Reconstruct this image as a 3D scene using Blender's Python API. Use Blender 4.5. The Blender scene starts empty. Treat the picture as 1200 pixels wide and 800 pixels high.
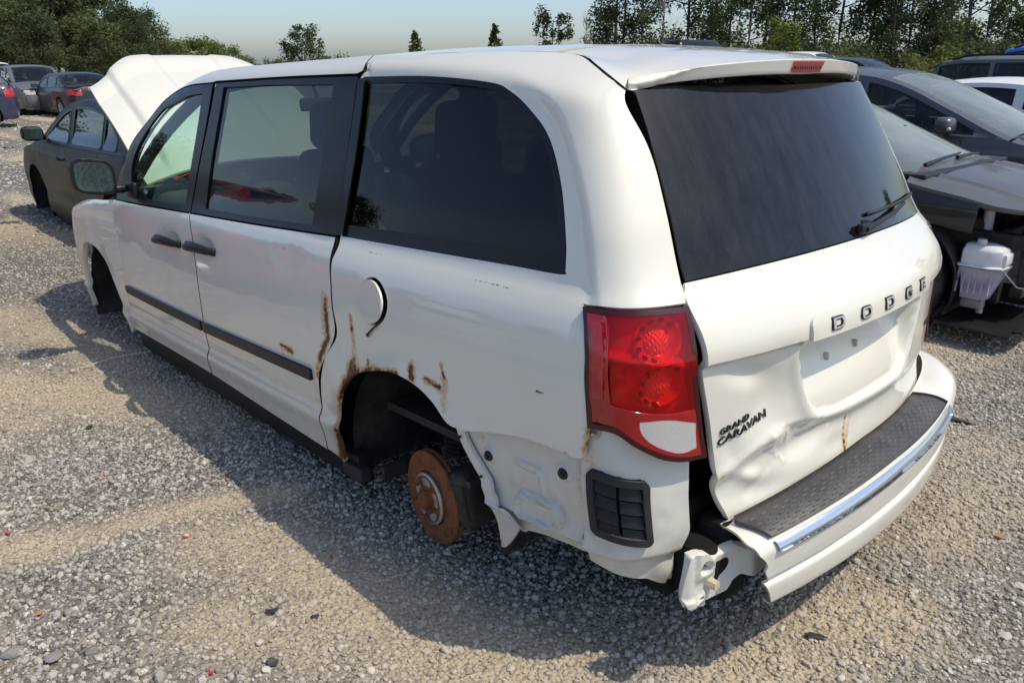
import bpy, bmesh, math, random
import numpy as np
from mathutils import Vector, Matrix, geometry
random.seed(4); rng=np.random.default_rng(7)
PI=math.pi
SC=bpy.context.scene; COL=SC.collection
# ---------------------------------------------------------------- camera
cam=bpy.data.cameras.new('camera'); cam_ob=bpy.data.objects.new('camera',cam); COL.objects.link(cam_ob)
cam.sensor_width=36; cam.lens=27.84; cam.clip_start=.05; cam.clip_end=3000
RX,UX,FX=(-.67736,-.73565,-.00315),(.23981,-.22485,.94442),(.69547,-.63896,-.32872)
cam_ob.matrix_world=Matrix(((RX[0],UX[0],-FX[0],-.88375),(RX[1],UX[1],-FX[1],2.30381),(RX[2],UX[2],-FX[2],1.61106),(0,0,0,1)))
SC.camera=cam_ob
# ---------------------------------------------------------------- sky, sun, exposure
SUN=Vector((-.4513,-.2353,.8608)).normalized()
world=bpy.data.worlds.new('World'); SC.world=world; world.use_nodes=True
wn=world.node_tree.nodes; bg=wn['Background']
sky=wn.new('ShaderNodeTexSky'); sky.sky_type='NISHITA'; sky.sun_disc=False
sky.sun_elevation=math.asin(SUN.z); sky.sun_rotation=math.atan2(SUN.x,SUN.y)
sky.air_density=.85; sky.dust_density=1.6; sky.ozone_density=2.8
world.node_tree.links.new(sky.outputs[0],bg.inputs[0]); bg.inputs[1].default_value=.12
sl=bpy.data.lights.new('sun','SUN'); sl.energy=2.2; sl.angle=math.radians(.55); sl.color=(1,.89,.72)
so=bpy.data.objects.new('sun',sl); COL.objects.link(so); so.rotation_euler=SUN.to_track_quat('Z','Y').to_euler(); so.location=(-4,-2,8)
SC.view_settings.view_transform='Standard'; SC.view_settings.look='None'; SC.view_settings.gamma=1; SC.view_settings.exposure=.54
# ---------------------------------------------------------------- scene graph helpers
def tag(o,label=None,cat=None,group=None,kind=None):
    for k,v in (('label',label),('category',cat),('group',group),('kind',kind)):
        if v: o[k]=v
    return o
def link(o,parent=None):
    COL.objects.link(o)
    if parent is not None: o.parent=parent
    return o
def empty(name,label,cat,loc=(0,0,0),rz=0,group=None):
    o=bpy.data.objects.new(name,None); o.empty_display_size=.2; link(o); o.location=loc; o.rotation_euler=(0,0,rz)
    return tag(o,label,cat,group)
def mesh_ob(name,V,Fc,mat,parent=None,smooth=False,normals=None,attrs=None):
    me=bpy.data.meshes.new(name); me.from_pydata([tuple(map(float,v)) for v in V],[],[tuple(map(int,f)) for f in Fc])
    if mat is not None: me.materials.append(mat)
    if attrs:
        for an,av in attrs.items():
            a=me.attributes.new(an,'FLOAT','POINT'); a.data.foreach_set('value',np.asarray(av,np.float32))
    if smooth or normals is not None: me.polygons.foreach_set('use_smooth',[True]*len(me.polygons))
    me.update()
    if normals is not None: me.normals_split_custom_set_from_vertices([tuple(map(float,n)) for n in normals])
    return link(bpy.data.objects.new(name,me),parent)
def bm_ob(name,bm,mat,parent=None,smooth=False,auto=None):
    me=bpy.data.meshes.new(name); bm.to_mesh(me); bm.free()
    if mat is not None: me.materials.append(mat)
    if smooth: me.polygons.foreach_set('use_smooth',[True]*len(me.polygons))
    if auto is not None:
        me.polygons.foreach_set('use_smooth',[True]*len(me.polygons)); me.set_sharp_from_angle(angle=math.radians(auto))
    return link(bpy.data.objects.new(name,me),parent)
def children(o): return [c for c in list(bpy.data.objects) if c.parent==o]
def copy_tree(o,parent=None,kids=None):
    if kids is None:
        kids={}
        for c in bpy.data.objects:
            if c.parent: kids.setdefault(c.parent.name,[]).append(c)
    c=o.copy(); COL.objects.link(c)
    if parent is not None: c.parent=parent
    for ch in kids.get(o.name,[]): copy_tree(ch,c,kids)
    return c
def add_box(bm,c,s,rot=None,bev=0,seg=2,taper=None):
    r=bmesh.ops.create_cube(bm,size=1); vs=r['verts']
    for v in vs:
        v.co=Vector((v.co.x*s[0],v.co.y*s[1],v.co.z*s[2]))
        if taper and v.co.z>0: v.co.x*=taper[0]; v.co.y*=taper[1]
    if bev:
        es=list({e for v in vs for e in v.link_edges})
        rr=bmesh.ops.bevel(bm,geom=es,offset=bev,segments=seg,affect='EDGES',profile=.5); vs=list({v for f in rr['faces'] for v in f.verts}|{v for v in vs if v.is_valid})
    M=Matrix.Translation(c)@(rot if rot is not None else Matrix())
    bmesh.ops.transform(bm,matrix=M,verts=vs); return vs
def add_cyl(bm,p0,p1,r0,r1=None,n=16,cap=True):
    p0,p1=Vector(p0),Vector(p1); d=p1-p0; r1=r0 if r1 is None else r1
    q=d.to_track_quat('Z','Y').to_matrix().to_4x4()
    M=Matrix.Translation((p0+p1)/2)@q
    return bmesh.ops.create_cone(bm,cap_ends=cap,segments=n,radius1=r0,radius2=r1,depth=d.length,matrix=M)['verts']
def add_tube(bm,pts,r,n=8):
    pts=[Vector(p) for p in pts]; rings=[]
    for i,p in enumerate(pts):
        t=(pts[min(i+1,len(pts)-1)]-pts[max(i-1,0)]).normalized(); q=t.to_track_quat('Z','Y').to_matrix()
        rr=r[i] if isinstance(r,(list,tuple)) else r
        rings.append([bm.verts.new(p+q@Vector((rr*math.cos(2*PI*k/n),rr*math.sin(2*PI*k/n),0))) for k in range(n)])
    for a,b in zip(rings,rings[1:]):
        for k in range(n): bm.faces.new((a[k],a[(k+1)%n],b[(k+1)%n],b[k]))
    bm.faces.new(rings[0][::-1]); bm.faces.new(rings[-1])
def add_lathe(bm,prof,n=32,M=None):
    # profile of (radius, height) turned round z
    M=M or Matrix(); rings=[]
    for r,z in prof: rings.append([bm.verts.new(M@Vector((r*math.cos(2*PI*k/n),r*math.sin(2*PI*k/n),z))) for k in range(n)])
    for a,b in zip(rings,rings[1:]):
        for k in range(n): bm.faces.new((a[k],a[(k+1)%n],b[(k+1)%n],b[k]))
# ---------------------------------------------------------------- curves, noise
def pchip(xs,ys):
    xs=np.array(xs,float);ys=np.array(ys,float);h=np.diff(xs);d=np.diff(ys)/h
    m=np.zeros_like(xs);m[0]=d[0];m[-1]=d[-1]
    for i in range(1,len(xs)-1):
        if d[i-1]*d[i]>0:
            a=2*h[i]+h[i-1];b=h[i]+2*h[i-1];m[i]=(a+b)/(a/d[i-1]+b/d[i])
    def f(x):
        x=np.asarray(x,float);i=np.clip(np.searchsorted(xs,x)-1,0,len(h)-1);t=(x-xs[i])/h[i]
        o=t;t=np.clip(t,0,1)
        y=(2*t**3-3*t**2+1)*ys[i]+(t**3-2*t**2+t)*h[i]*m[i]+(3*t**2-2*t**3)*ys[i+1]+(t**3-t**2)*h[i]*m[i+1]
        return y+np.where(o<0,o*h[0]*m[0],0)+np.where(o>1,(o-1)*h[-1]*m[-1],0)
    return f
def vnoise(x,y,seed=0):
    x=np.asarray(x,float);y=np.asarray(y,float);xi=np.floor(x).astype(np.int64);yi=np.floor(y).astype(np.int64)
    fx=x-xi;fy=y-yi;fx=fx*fx*(3-2*fx);fy=fy*fy*(3-2*fy)
    def hsh(a,b):
        n=(a*374761393+b*668265263+seed*1442695041)&0xffffffff; n=((n^(n>>13))*1274126177)&0xffffffff
        return ((n^(n>>16))&0xffff)/65535.
    return (hsh(xi,yi)*(1-fx)+hsh(xi+1,yi)*fx)*(1-fy)+(hsh(xi,yi+1)*(1-fx)+hsh(xi+1,yi+1)*fx)*fy
def fbm(x,y,seed=0,o=3):
    s=0;a=1;t=0
    for i in range(o): s=s+a*vnoise(x*2**i,y*2**i,seed+i);t+=a;a*=.5
    return s/t
def cr(*segs,step=.012):
    # closed or open outline out of smooth runs; runs meet in corners
    out=[]
    for pts in segs:
        P=np.array(pts,float)
        if len(P)==2: Q=P
        else:
            A=np.vstack([2*P[0]-P[1],P,2*P[-1]-P[-2]]);Q=[]
            for i in range(1,len(A)-2):
                n=max(2,int(np.linalg.norm(A[i+1]-A[i])/step)); t=np.linspace(0,1,n,endpoint=False)[:,None]
                Q.append(.5*((2*A[i])+(A[i+1]-A[i-1])*t+(2*A[i-1]-5*A[i]+4*A[i+1]-A[i+2])*t**2+(3*A[i]-A[i-1]-3*A[i+1]+A[i+2])*t**3))
            Q=np.vstack(Q+[P[-1:]])
        for q in Q:
            if not out or np.hypot(*(np.array(out[-1])-q))>1e-4: out.append((float(q[0]),float(q[1])))
    if np.hypot(*(np.array(out[0])-out[-1]))<1e-4: out.pop()
    return out
def rrect(u0,u1,v0,v1,r,n=5,skew=0):
    o=[]
    for cx,cy,a in ((u1-r,v1-r,0),(u0+r,v1-r,90),(u0+r,v0+r,180),(u1-r,v0+r,270)):
        for k in range(n+1):
            t=math.radians(a+90*k/n); x=cx+r*math.cos(t); o.append((x,cy+r*math.sin(t)+skew*(x-u0)))
    return o
def disc2(cx,cy,rx,ry=None,n=20): return [(cx+rx*math.cos(2*PI*k/n),cy+(ry or rx)*math.sin(2*PI*k/n)) for k in range(n)]
def area2(L): P=np.array(L);Q=np.roll(P,-1,0);return .5*np.sum(P[:,0]*Q[:,1]-Q[:,0]*P[:,1])
def inset(L,d):
    # shrink (d>0) or grow an outline
    P=np.array(L,float); s=1 if area2(L)>0 else -1
    a=P-np.roll(P,1,0);b=np.roll(P,-1,0)-P
    a/=np.linalg.norm(a,axis=1)[:,None]+1e-12;b/=np.linalg.norm(b,axis=1)[:,None]+1e-12
    na=np.stack([-a[:,1],a[:,0]],1)*s;nb=np.stack([-b[:,1],b[:,0]],1)*s
    m=na+nb;m/=np.maximum(np.sum(m*na,1),.35)[:,None]*np.maximum(1e-9,1)
    k=np.maximum(np.sum((na+nb)*na,1),.7)[:,None]
    return [tuple(p) for p in P+(na+nb)/k*d]
def inpoly(x,y,L):
    P=np.array(L);Q=np.roll(P,-1,0);r=np.zeros(x.shape,bool)
    for (a,b),(c,d) in zip(P,Q):
        if b==d: continue
        m=((b>y)!=(d>y))&(x<(c-a)*(y-b)/(d-b)+a); r^=m
    return r
def pdist(x,y,L,closed=True):
    P=np.array(L,float);Q=np.roll(P,-1,0)
    if not closed:P,Q=P[:-1],Q[:-1]
    D=np.full(np.shape(x),1e9)
    for (a,b),(c,d) in zip(P,Q):
        l=(c-a)**2+(d-b)**2+1e-12;t=np.clip(((x-a)*(c-a)+(y-b)*(d-b))/l,0,1)
        D=np.minimum(D,np.hypot(x-a-t*(c-a),y-b-t*(d-b)))
    return D
def densify(L,step):
    o=[];n=len(L)
    for i in range(n):
        a,b=np.array(L[i]),np.array(L[(i+1)%n]);k=max(1,int(math.ceil(np.hypot(*(b-a))/step)))
        for j in range(k):o.append(tuple(a+(b-a)*j/k))
    return o
def panel(name,mat,parent,fn,outline,holes=(),step=.03,off=0.,rim=.02,gap=0.,disp=None,attr=None,sgn=1,label=None,soft=.0,rim_mat=None):
    """a sheet cut to an outline in a surface's own (u,v) chart, with its edge turned in"""
    loops=[inset(outline,gap) if gap else list(outline)]+[inset(h,-gap) if gap else list(h) for h in holes]
    loops=[densify(l,step) for l in loops]
    if area2(loops[0])<0: loops[0].reverse()
    for h in loops[1:]:
        if area2(h)>0:h.reverse()
    pts=[];edges=[]
    for l in loops:
        b=len(pts);pts+=l;edges+=[(b+i,b+(i+1)%len(l)) for i in range(len(l))]
    nb=len(pts)
    O=np.array(loops[0]);u0,v0=O.min(0);u1,v1=O.max(0)
    gu,gv=np.meshgrid(np.arange(u0+step*.5,u1,step),np.arange(v0+step*.5,v1,step*.87))
    gu=gu+step*.5*(np.arange(gu.shape[0])%2)[:,None];gu=gu.ravel();gv=gv.ravel()
    m=inpoly(gu,gv,loops[0])
    for h in loops[1:]:m&=~inpoly(gu,gv,h)
    gu,gv=gu[m],gv[m]
    if len(gu):
        D=np.full(gu.shape,1e9)
        for l in loops:D=np.minimum(D,pdist(gu,gv,l))
        gu,gv=gu[D>step*.5],gv[D>step*.5]
    allp=[Vector(p) for p in pts]+[Vector((a,b)) for a,b in zip(gu,gv)]
    rv,re,rf,ov,oe,of=geometry.delaunay_2d_cdt(allp,edges,[],1,1e-6)
    UV=np.array([tuple(v) for v in rv]);T=np.array([f for f in rf if len(f)==3])
    c=UV[T].mean(1);k=inpoly(c[:,0],c[:,1],loops[0])
    for h in loops[1:]:k&=~inpoly(c[:,0],c[:,1],h)
    T=T[k]
    def ev(u,v):
        o=off+(disp(u,v) if disp is not None else 0)
        return fn(u,v,o+0*u)
    h=1e-3;P=ev(UV[:,0],UV[:,1])
    du=ev(UV[:,0]+h,UV[:,1])-ev(UV[:,0]-h,UV[:,1]);dv=ev(UV[:,0],UV[:,1]+h)-ev(UV[:,0],UV[:,1]-h)
    N=np.cross(du,dv)*sgn;N/=np.linalg.norm(N,axis=1)[:,None]+1e-15
    a2=np.cross(UV[T[:,1]]-UV[T[:,0]],UV[T[:,2]]-UV[T[:,0]])
    fl=(a2*sgn)<0;T[fl]=T[fl][:,[0,2,1]]
    V=[P];NN=[N];F=[tuple(t) for t in T];n=len(P)
    o2n={}
    for i,l in enumerate(ov):
        for j in l:o2n[j]=i
    UVall=[UV]
    if rim:
        b=0
        for l in loops:
            ids=[o2n.get(b+i) for i in range(len(l))];b+=len(l)
            ids=[i for i in ids if i is not None]
            p=P[ids];nn=N[ids];t=np.roll(p,-1,0)-np.roll(p,1,0);t/=np.linalg.norm(t,axis=1)[:,None]+1e-12
            out=np.cross(t,nn)*sgn
            V+=[p,p-nn*rim];
            e=out+soft*nn;e/=np.linalg.norm(e,axis=1)[:,None]+1e-12
            NN+=[e,out];UVall+=[UV[ids],UV[ids]]
            k=len(ids)
            for i in range(k):
                j=(i+1)%k;q=(n+i,n+k+i,n+k+j,n+j)
                F.append(q if sgn>0 else q[::-1])
            n+=2*k
    V=np.vstack(V);NN=np.vstack(NN);U=np.vstack(UVall)
    ob=mesh_ob(name,V,F,mat,parent,normals=NN,attrs={k:f(U[:,0],U[:,1]) for k,f in attr.items()} if attr else None)
    if rim_mat is not None and rim:
        ob.data.materials.append(rim_mat);k=len(T);mi=np.zeros(len(F),np.int32);mi[k:]=1;ob.data.polygons.foreach_set('material_index',mi)
    if label:ob['label']=label
    return ob
def grid_ob(name,mat,parent,fn,us,vs,sgn=1,thick=0,smooth=True):
    U,V=np.meshgrid(us,vs,indexing='ij');P=fn(U.ravel(),V.ravel());n,m=len(us),len(vs)
    F=[]
    for i in range(n-1):
        for j in range(m-1):
            q=(i*m+j,(i+1)*m+j,(i+1)*m+j+1,i*m+j+1);F.append(q if sgn>0 else q[::-1])
    o=mesh_ob(name,P,F,mat,parent,smooth=smooth)
    if thick:
        md=o.modifiers.new('thickness','SOLIDIFY');md.thickness=abs(thick);md.offset=-1 if thick>0 else 1
    return o
# ---------------------------------------------------------------- materials
class NT:
    def __init__(s,name):
        s.m=bpy.data.materials.new(name);s.m.use_nodes=True;s.t=s.m.node_tree;s.n=s.t.nodes;s.b=s.n['Principled BSDF'];s.out=s.n['Material Output']
    def node(s,t,**kw):
        n=s.n.new(t)
        for k,v in kw.items():
            if k.startswith('i_'):n.inputs[k[2:].replace('_',' ')].default_value=v
            else:setattr(n,k,v)
        return n
    def l(s,a,b):s.t.links.new(a,b)
    def coord(s,kind='Object'):return s.node('ShaderNodeTexCoord').outputs[kind]
    def noise(s,scale,detail=4,rough=.6,vec=None,sc3=None):
        n=s.node('ShaderNodeTexNoise');n.inputs['Scale'].default_value=scale;n.inputs['Detail'].default_value=detail;n.inputs['Roughness'].default_value=rough
        v=vec if vec is not None else s.coord()
        if sc3:
            mp=s.node('ShaderNodeMapping');mp.inputs['Scale'].default_value=sc3;s.l(v,mp.inputs[0]);v=mp.outputs[0]
        s.l(v,n.inputs['Vector']);return n.outputs['Fac']
    def ramp(s,fac,a,b,ca=(0,0,0,1),cb=(1,1,1,1)):
        r=s.node('ShaderNodeValToRGB');e=r.color_ramp.elements;e[0].position=a;e[1].position=b;e[0].color=ca;e[1].color=cb
        s.l(fac,r.inputs[0]);return r.outputs[0]
    def mix(s,fac,a,b):
        n=s.node('ShaderNodeMix',data_type='RGBA')
        for i,x in ((0,fac),(6,a),(7,b)):
            if hasattr(x,'default_value') and not isinstance(x,(float,int,tuple)):s.l(x,n.inputs[i])
            else:n.inputs[i].default_value=x if i==0 else (*x[:3],1)
        return n.outputs[2]
    def math(s,op,a,b=0.):
        n=s.node('ShaderNodeMath',operation=op)
        for i,x in enumerate((a,b)):
            if isinstance(x,(float,int)):n.inputs[i].default_value=x
            else:s.l(x,n.inputs[i])
        return n.outputs[0]
    def bump(s,h,strength=.3,dist=.01):
        b=s.node('ShaderNodeBump');b.inputs['Strength'].default_value=strength;b.inputs['Distance'].default_value=dist
        s.l(h,b.inputs['Height']);s.l(b.outputs[0],s.b.inputs['Normal']);return b
    def set(s,**kw):
        for k,v in kw.items():
            i=s.b.inputs[k.replace('_',' ')]
            if hasattr(v,'is_linked') or hasattr(v,'links'):s.l(v,i)
            else:i.default_value=v if not isinstance(v,tuple) else (*v[:3],1)
        return s
def simple(name,col,rough=.5,metal=0.,var=.15,scale=8,bump=0.,bscale=60,coat=0.,dust=0.,spec=.5):
    s=NT(name);n=s.noise(scale);lo=tuple(c*(1-var) for c in col);hi=tuple(min(1,c*(1+var)) for c in col)
    c=s.mix(s.ramp(n,.3,.7),lo,hi)
    if dust:
        d=s.ramp(s.noise(3.1,6,.7),.45,.8);c=s.mix(s.math('MULTIPLY',d,dust),c,(.36,.31,.25))
    s.set(Base_Color=c,Roughness=s.math('ADD',s.math('MULTIPLY',n,.15),rough-.07),Metallic=metal)
    s.b.inputs['Coat Weight'].default_value=coat;s.b.inputs['Coat Roughness'].default_value=.05;s.b.inputs['Specular IOR Level'].default_value=spec
    if bump:s.bump(s.noise(bscale,5,.6),bump,.004)
    return s.m
def paint(name,col,dirt=.15,coat=1.,rough=.4,metal=0.,grime=(.42,.36,.28)):
    s=NT(name);n1=s.noise(1.7,6,.65);n2=s.noise(22,5,.7)
    d=s.math('MULTIPLY',s.ramp(n1,.42,.75),s.ramp(n2,.25,.75))
    c=s.mix(s.math('MULTIPLY',d,dirt),col,grime)
    ge=s.node('ShaderNodeAttribute',attribute_name='grime');c=s.mix(s.math('MULTIPLY',s.math('MULTIPLY',ge.outputs['Fac'],s.ramp(n2,.2,.8)),.55),c,(.46,.39,.30))
    ra=s.node('ShaderNodeAttribute',attribute_name='rust')
    f=s.math('ADD',ra.outputs['Fac'],s.math('MULTIPLY',s.math('SUBTRACT',s.math('ADD',s.math('MULTIPLY',s.noise(75,6,.75),.6),s.math('MULTIPLY',s.noise(17,3,.6),.4)),.5),s.math('MULTIPLY',s.ramp(ra.outputs['Fac'],.0,.2),2.2)))
    st=s.ramp(f,.16,.62);core=s.ramp(f,.60,.78)
    c=s.mix(s.math('MULTIPLY',st,.85),c,(.58,.28,.06));c=s.mix(core,c,s.mix(s.noise(140,3),(.030,.012,.007),(.14,.045,.016)))
    sa=s.node('ShaderNodeAttribute',attribute_name='scuff')
    sf=s.ramp(s.math('ADD',sa.outputs['Fac'],s.math('MULTIPLY',s.math('SUBTRACT',s.noise(90,5,.7),.5),s.ramp(sa.outputs['Fac'],.0,.3))),.45,.6)
    c=s.mix(sf,c,(.10,.10,.10))
    s.set(Base_Color=c,Metallic=metal)
    rg=s.math('ADD',s.math('MULTIPLY',d,.3),rough);s.l(rg,s.b.inputs['Roughness'])
    cw=s.math('MULTIPLY',s.math('SUBTRACT',1.,s.math('MAXIMUM',st,sf)),coat);s.l(cw,s.b.inputs['Coat Weight'])
    s.l(s.math('ADD',s.math('MULTIPLY',d,.10),.03),s.b.inputs['Coat Roughness'])
    b=s.bump(s.noise(60,3),.015,.002);return s.m
def glass(name,tint,dust=.06,dcol=(.5,.5,.48),f0=.034,streak=False,ns=9):
    s=NT(name);s.n.remove(s.b)
    tr=s.node('ShaderNodeBsdfTransparent');tr.inputs[0].default_value=(*tint,1)
    gl=s.node('ShaderNodeBsdfGlossy');gl.inputs['Roughness'].default_value=.012
    lw=s.node('ShaderNodeLayerWeight');lw.inputs[0].default_value=.5;fr=s.node('ShaderNodeMath',operation='MULTIPLY_ADD');s.l(s.math('POWER',lw.outputs['Facing'],4.2),fr.inputs[0]);fr.inputs[1].default_value=.92;fr.inputs[2].default_value=f0
    df=s.node('ShaderNodeBsdfDiffuse');df.inputs[0].default_value=(*dcol,1)
    m1=s.node('ShaderNodeMixShader');s.l(fr.outputs[0],m1.inputs[0]);s.l(tr.outputs[0],m1.inputs[1]);s.l(gl.outputs[0],m1.inputs[2])
    m2=s.node('ShaderNodeMixShader')
    n=s.ramp(s.noise(ns,6 if ns>4 else 2,.7,sc3=(1,1.8,.45) if streak else None),.35 if ns>4 else 0.,.8);n2=s.ramp(s.noise(160,2),.62,.72)
    s.l(s.math('ADD',s.math('MULTIPLY',n,dust),s.math('MULTIPLY',n2,dust*.8)),m2.inputs[0]);s.l(m1.outputs[0],m2.inputs[1]);s.l(df.outputs[0],m2.inputs[2])
    s.l(m2.outputs[0],s.out.inputs[0]);return s.m
M={}
M['white']=paint('white_paint',(.785,.768,.665),.16)
M['white_inner']=paint('white_primer',(.70,.69,.62),.35,coat=.4,rough=.45)
M['black_trim']=simple('black_trim',(.012,.012,.013),.42,var=.2,dust=.03,spec=.35)
M['black_gloss']=simple('black_applique',(.007,.007,.008),.28,var=.1,coat=.0,dust=.02,spec=.3)
M['black_matte']=simple('black_plastic',(.02,.02,.021),.65,var=.3,bump=.2,bscale=200,dust=.12)
M['void']=simple('dark_parts_and_gap_shade',(.012,.012,.012),.85,var=.4,scale=5,bump=.4,bscale=12,spec=.2)  # also painted on panel edges and the gate line as shade
M['liner']=simple('wheel_liner',(.022,.022,.024),.75,var=.4,scale=6,bump=.5,bscale=14,dust=.25,spec=.3)
M['cabin']=simple('cabin_trim',(.045,.045,.047),.75,var=.2,scale=5)
M['cloth']=simple('seat_cloth',(.07,.068,.066),.9,var=.2,scale=40,bump=.2,bscale=300)
M['chrome']=simple('chrome',(.78,.79,.80),.12,1.,var=.05)
M['steel']=simple('worn_steel',(.50,.47,.43),.5,.6,var=.25,scale=30)
M['front_glass']=glass('front_glass',(.78,.92,.86),.02)
M['screen_glass']=glass('windscreen_glass',(.68,.92,.80),.02)
M['privacy']=glass('privacy_glass',(.19,.205,.205),.02)
M['privacy_dark']=glass('dark_privacy_glass',(.06,.065,.065),.012,(.32,.32,.32))
M['rear_glass']=glass('dusty_rear_glass',(.03,.033,.036),.06,(.36,.38,.40),f0=.055,streak=True)
M['car_glass']=glass('tinted_car_glass',(.35,.42,.40),.04)
M['sky_sheen_glass']=glass('sky_sheen_windscreen',(.42,.50,.46),.48,(.46,.53,.49),ns=1.1)  # pale diffuse layer stands in for sky reflected in the screen
M['mirror']=simple('mirror_glass',(.20,.26,.23),.16,.9,var=.35,scale=70)
def rust_mat():
    s=NT('rusty_iron');n=s.noise(26,6,.7);c=s.mix(s.ramp(n,.3,.7),(.10,.035,.016),(.34,.12,.04));c=s.mix(s.ramp(s.noise(9),.5,.75),c,(.20,.065,.025))
    s.set(Base_Color=c,Roughness=.85);s.bump(n,.5,.003);return s.m
M['rust']=rust_mat()
M['grimy_iron']=simple('grimy_iron',(.055,.042,.034),.8,var=.5,scale=14,bump=.5,bscale=40)
M['gravel']=None
# ---------------------------------------------------------------- the minivan: its surface charts (x forward, y to its left, z up; rear at x=0)
Wz=pchip([.15,.25,.36,.43,.475,.52,.62,.75,.90,1.0,1.06,1.10,1.135,1.3,1.6,1.66,1.75],
         [.925,.945,.958,.972,.962,.967,.975,.976,.969,.956,.942,.926,.908,.863,.778,.762,.735])
Rz=pchip([.2,.35,.5,.7,.9,.97,1.03,1.1,1.148,1.3,1.45,1.6,1.68,1.76],
         [.03,.01,.0,.003,.0,.0,.012,.045,.085,.165,.245,.33,.38,.44])
FD=pchip([2.35,2.58,2.87,3.13,3.41,3.58,3.8,4.2,4.7],[0,.03,.09,.19,.315,.445,.62,.66,.74])
KB=.2
def sp(t): return np.logaddexp(0,t)
def ztop(s):
    s=np.asarray(s,float)
    return 1.705-.11*np.clip(1.0-s,0,1.0)**2-np.where(s>2.35,FD(np.maximum(s,2.35)),0)
def kz(z): return .055-.012*np.clip((z-1.05)/.2,0,1)
def S(s,z,off=0.):
    s=np.asarray(s,float);z=np.asarray(z,float);k=kz(z)
    b=k*sp(s/k);a=b-s
    y=Wz(z)-a-.02*np.clip(1.2-s,0,1.2)**2/1.44-.022*np.clip(s-3.2,0,9)**2-.3*np.clip(s-4.6,0,9)**2
    y=y-.03*sp((z-ztop(s))/.015)
    x=Rz(z)+KB*y*y+b
    P=np.stack([x,y,z],-1)
    if np.any(off): P=P+np.asarray(off)[...,None]*SN(s,z)
    return P
def SN(s,z):
    h=2e-3;a=S(s+h,z)-S(s-h,z);b=S(s,z+h)-S(s,z-h);n=np.cross(b,a)
    n=n/np.linalg.norm(n,axis=-1,keepdims=True)
    return n
def X(y,z):
    y=np.asarray(y,float);z=np.asarray(z,float);a=np.maximum(Wz(z)-.02-np.abs(y),1e-3);k=kz(z)
    return Rz(z)+KB*y*y-k*np.log(-np.expm1(-a/k))

def fS(u,v,o=0.): return S(u,v,o)
def fR(y,z,o=0.): return np.stack([X(y,z)-o,np.asarray(y)*1.,np.asarray(z)*1.],-1)
ARCH=[(1.31,.285),(1.321,.47),(1.234,.61),(1.133,.691),(.99,.739),(.883,.754),(.78,.742),(.701,.71),(.632,.66),(.557,.66)]
ARCHF=[(3.70,.30),(3.743,.454),(3.827,.646),(3.978,.743),(4.2,.775),(4.4,.745),(4.52,.62),(4.57,.45),(4.58,.30)]
GAPR=[(1.03,1.738),(1.0,1.69),(1.03,1.673),(1.158,1.389),(1.254,1.139),(1.297,1.049),(1.282,.919),(1.262,.829),(1.29,.765),(1.378,.66),(1.429,.544),(1.456,.431),(1.451,.294)]
GAPB=[(2.569,1.108),(2.50,.924),(2.483,.685),(2.518,.424),(2.535,.335)]
GAPA=[(3.66,1.086),(3.58,.83),(3.60,.604),(3.65,.40),(3.655,.337)]
QWIN=[(1.005,1.668),(.648,1.659),(.383,1.636),(.299,1.609),(.231,1.557),(.179,1.489),(.158,1.374),(.165,1.245),(.176,1.19)]
QWIN2=[(.176,1.19),(.182,1.172),(.198,1.165),(.362,1.164)]
qwin=cr(QWIN,QWIN2,[(.362,1.164),(.736,1.158),(1.235,1.149)],[(1.235,1.149),(1.13,1.389),(1.012,1.66)],[(1.012,1.66),(1.005,1.668)])
CREASE=[(.95,1.70),(.745,1.691),(.438,1.676),(.261,1.641),(.134,1.568),(.088,1.434),(.071,1.295),(.078,1.121),(.085,1.0)]
crl=cr(CREASE); qcl=cr(QWIN)
def sstep(x,a,b):
    t=np.clip((np.asarray(x,float)-a)/(b-a),0,1);return t*t*(3-2*t)
def side_ripple(u,v):
    return .0009*(fbm(u*3.1+4,v*2.7,3,2)-.5)*2+.0005*(fbm(u*9,v*9,5,2)-.5)
def d_quarter(u,v):
    d=side_ripple(u,v)
    dc=pdist(u,v,crl,False)
    inside=inpoly(u,v,crl+[(.085,.95),(1.3,.95),(1.3,1.75)])
    sd=np.where(inside,dc,-dc)
    fade=sstep(v,1.0,1.16)
    d=d-.011*sstep(sd,-.012,.040)*fade
    # a flared lip round the arch and the dents beside the door gap
    da=pdist(u,v,ARCH,False);d=d+.010*np.exp(-(da/.045)**2)
    d=d-.009*np.exp(-((u-1.24)/.07)**2-((v-.78)/.07)**2)+.010*np.exp(-((u-1.31)/.05)**2-((v-.70)/.10)**2)
    d=d-.007*np.exp(-((u-1.15)/.05)**2-((v-.84)/.09)**2)-.006*np.exp(-((u-.66)/.05)**2-((v-.79)/.06)**2)
    d=d-.004*np.exp(-((u-.55)/.25)**2-((v-.84)/.05)**2)
    return d
def lines(sets):
    def f(u,v):
        r=np.zeros(np.shape(u))
        for pts,w,a in sets:r=np.maximum(r,a*np.exp(-(pdist(u,v,pts,False)/w)**2))
        return r
    return f
def grime(u,v): return np.clip((.62-np.asarray(v))/.35,0,1)*.8
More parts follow.
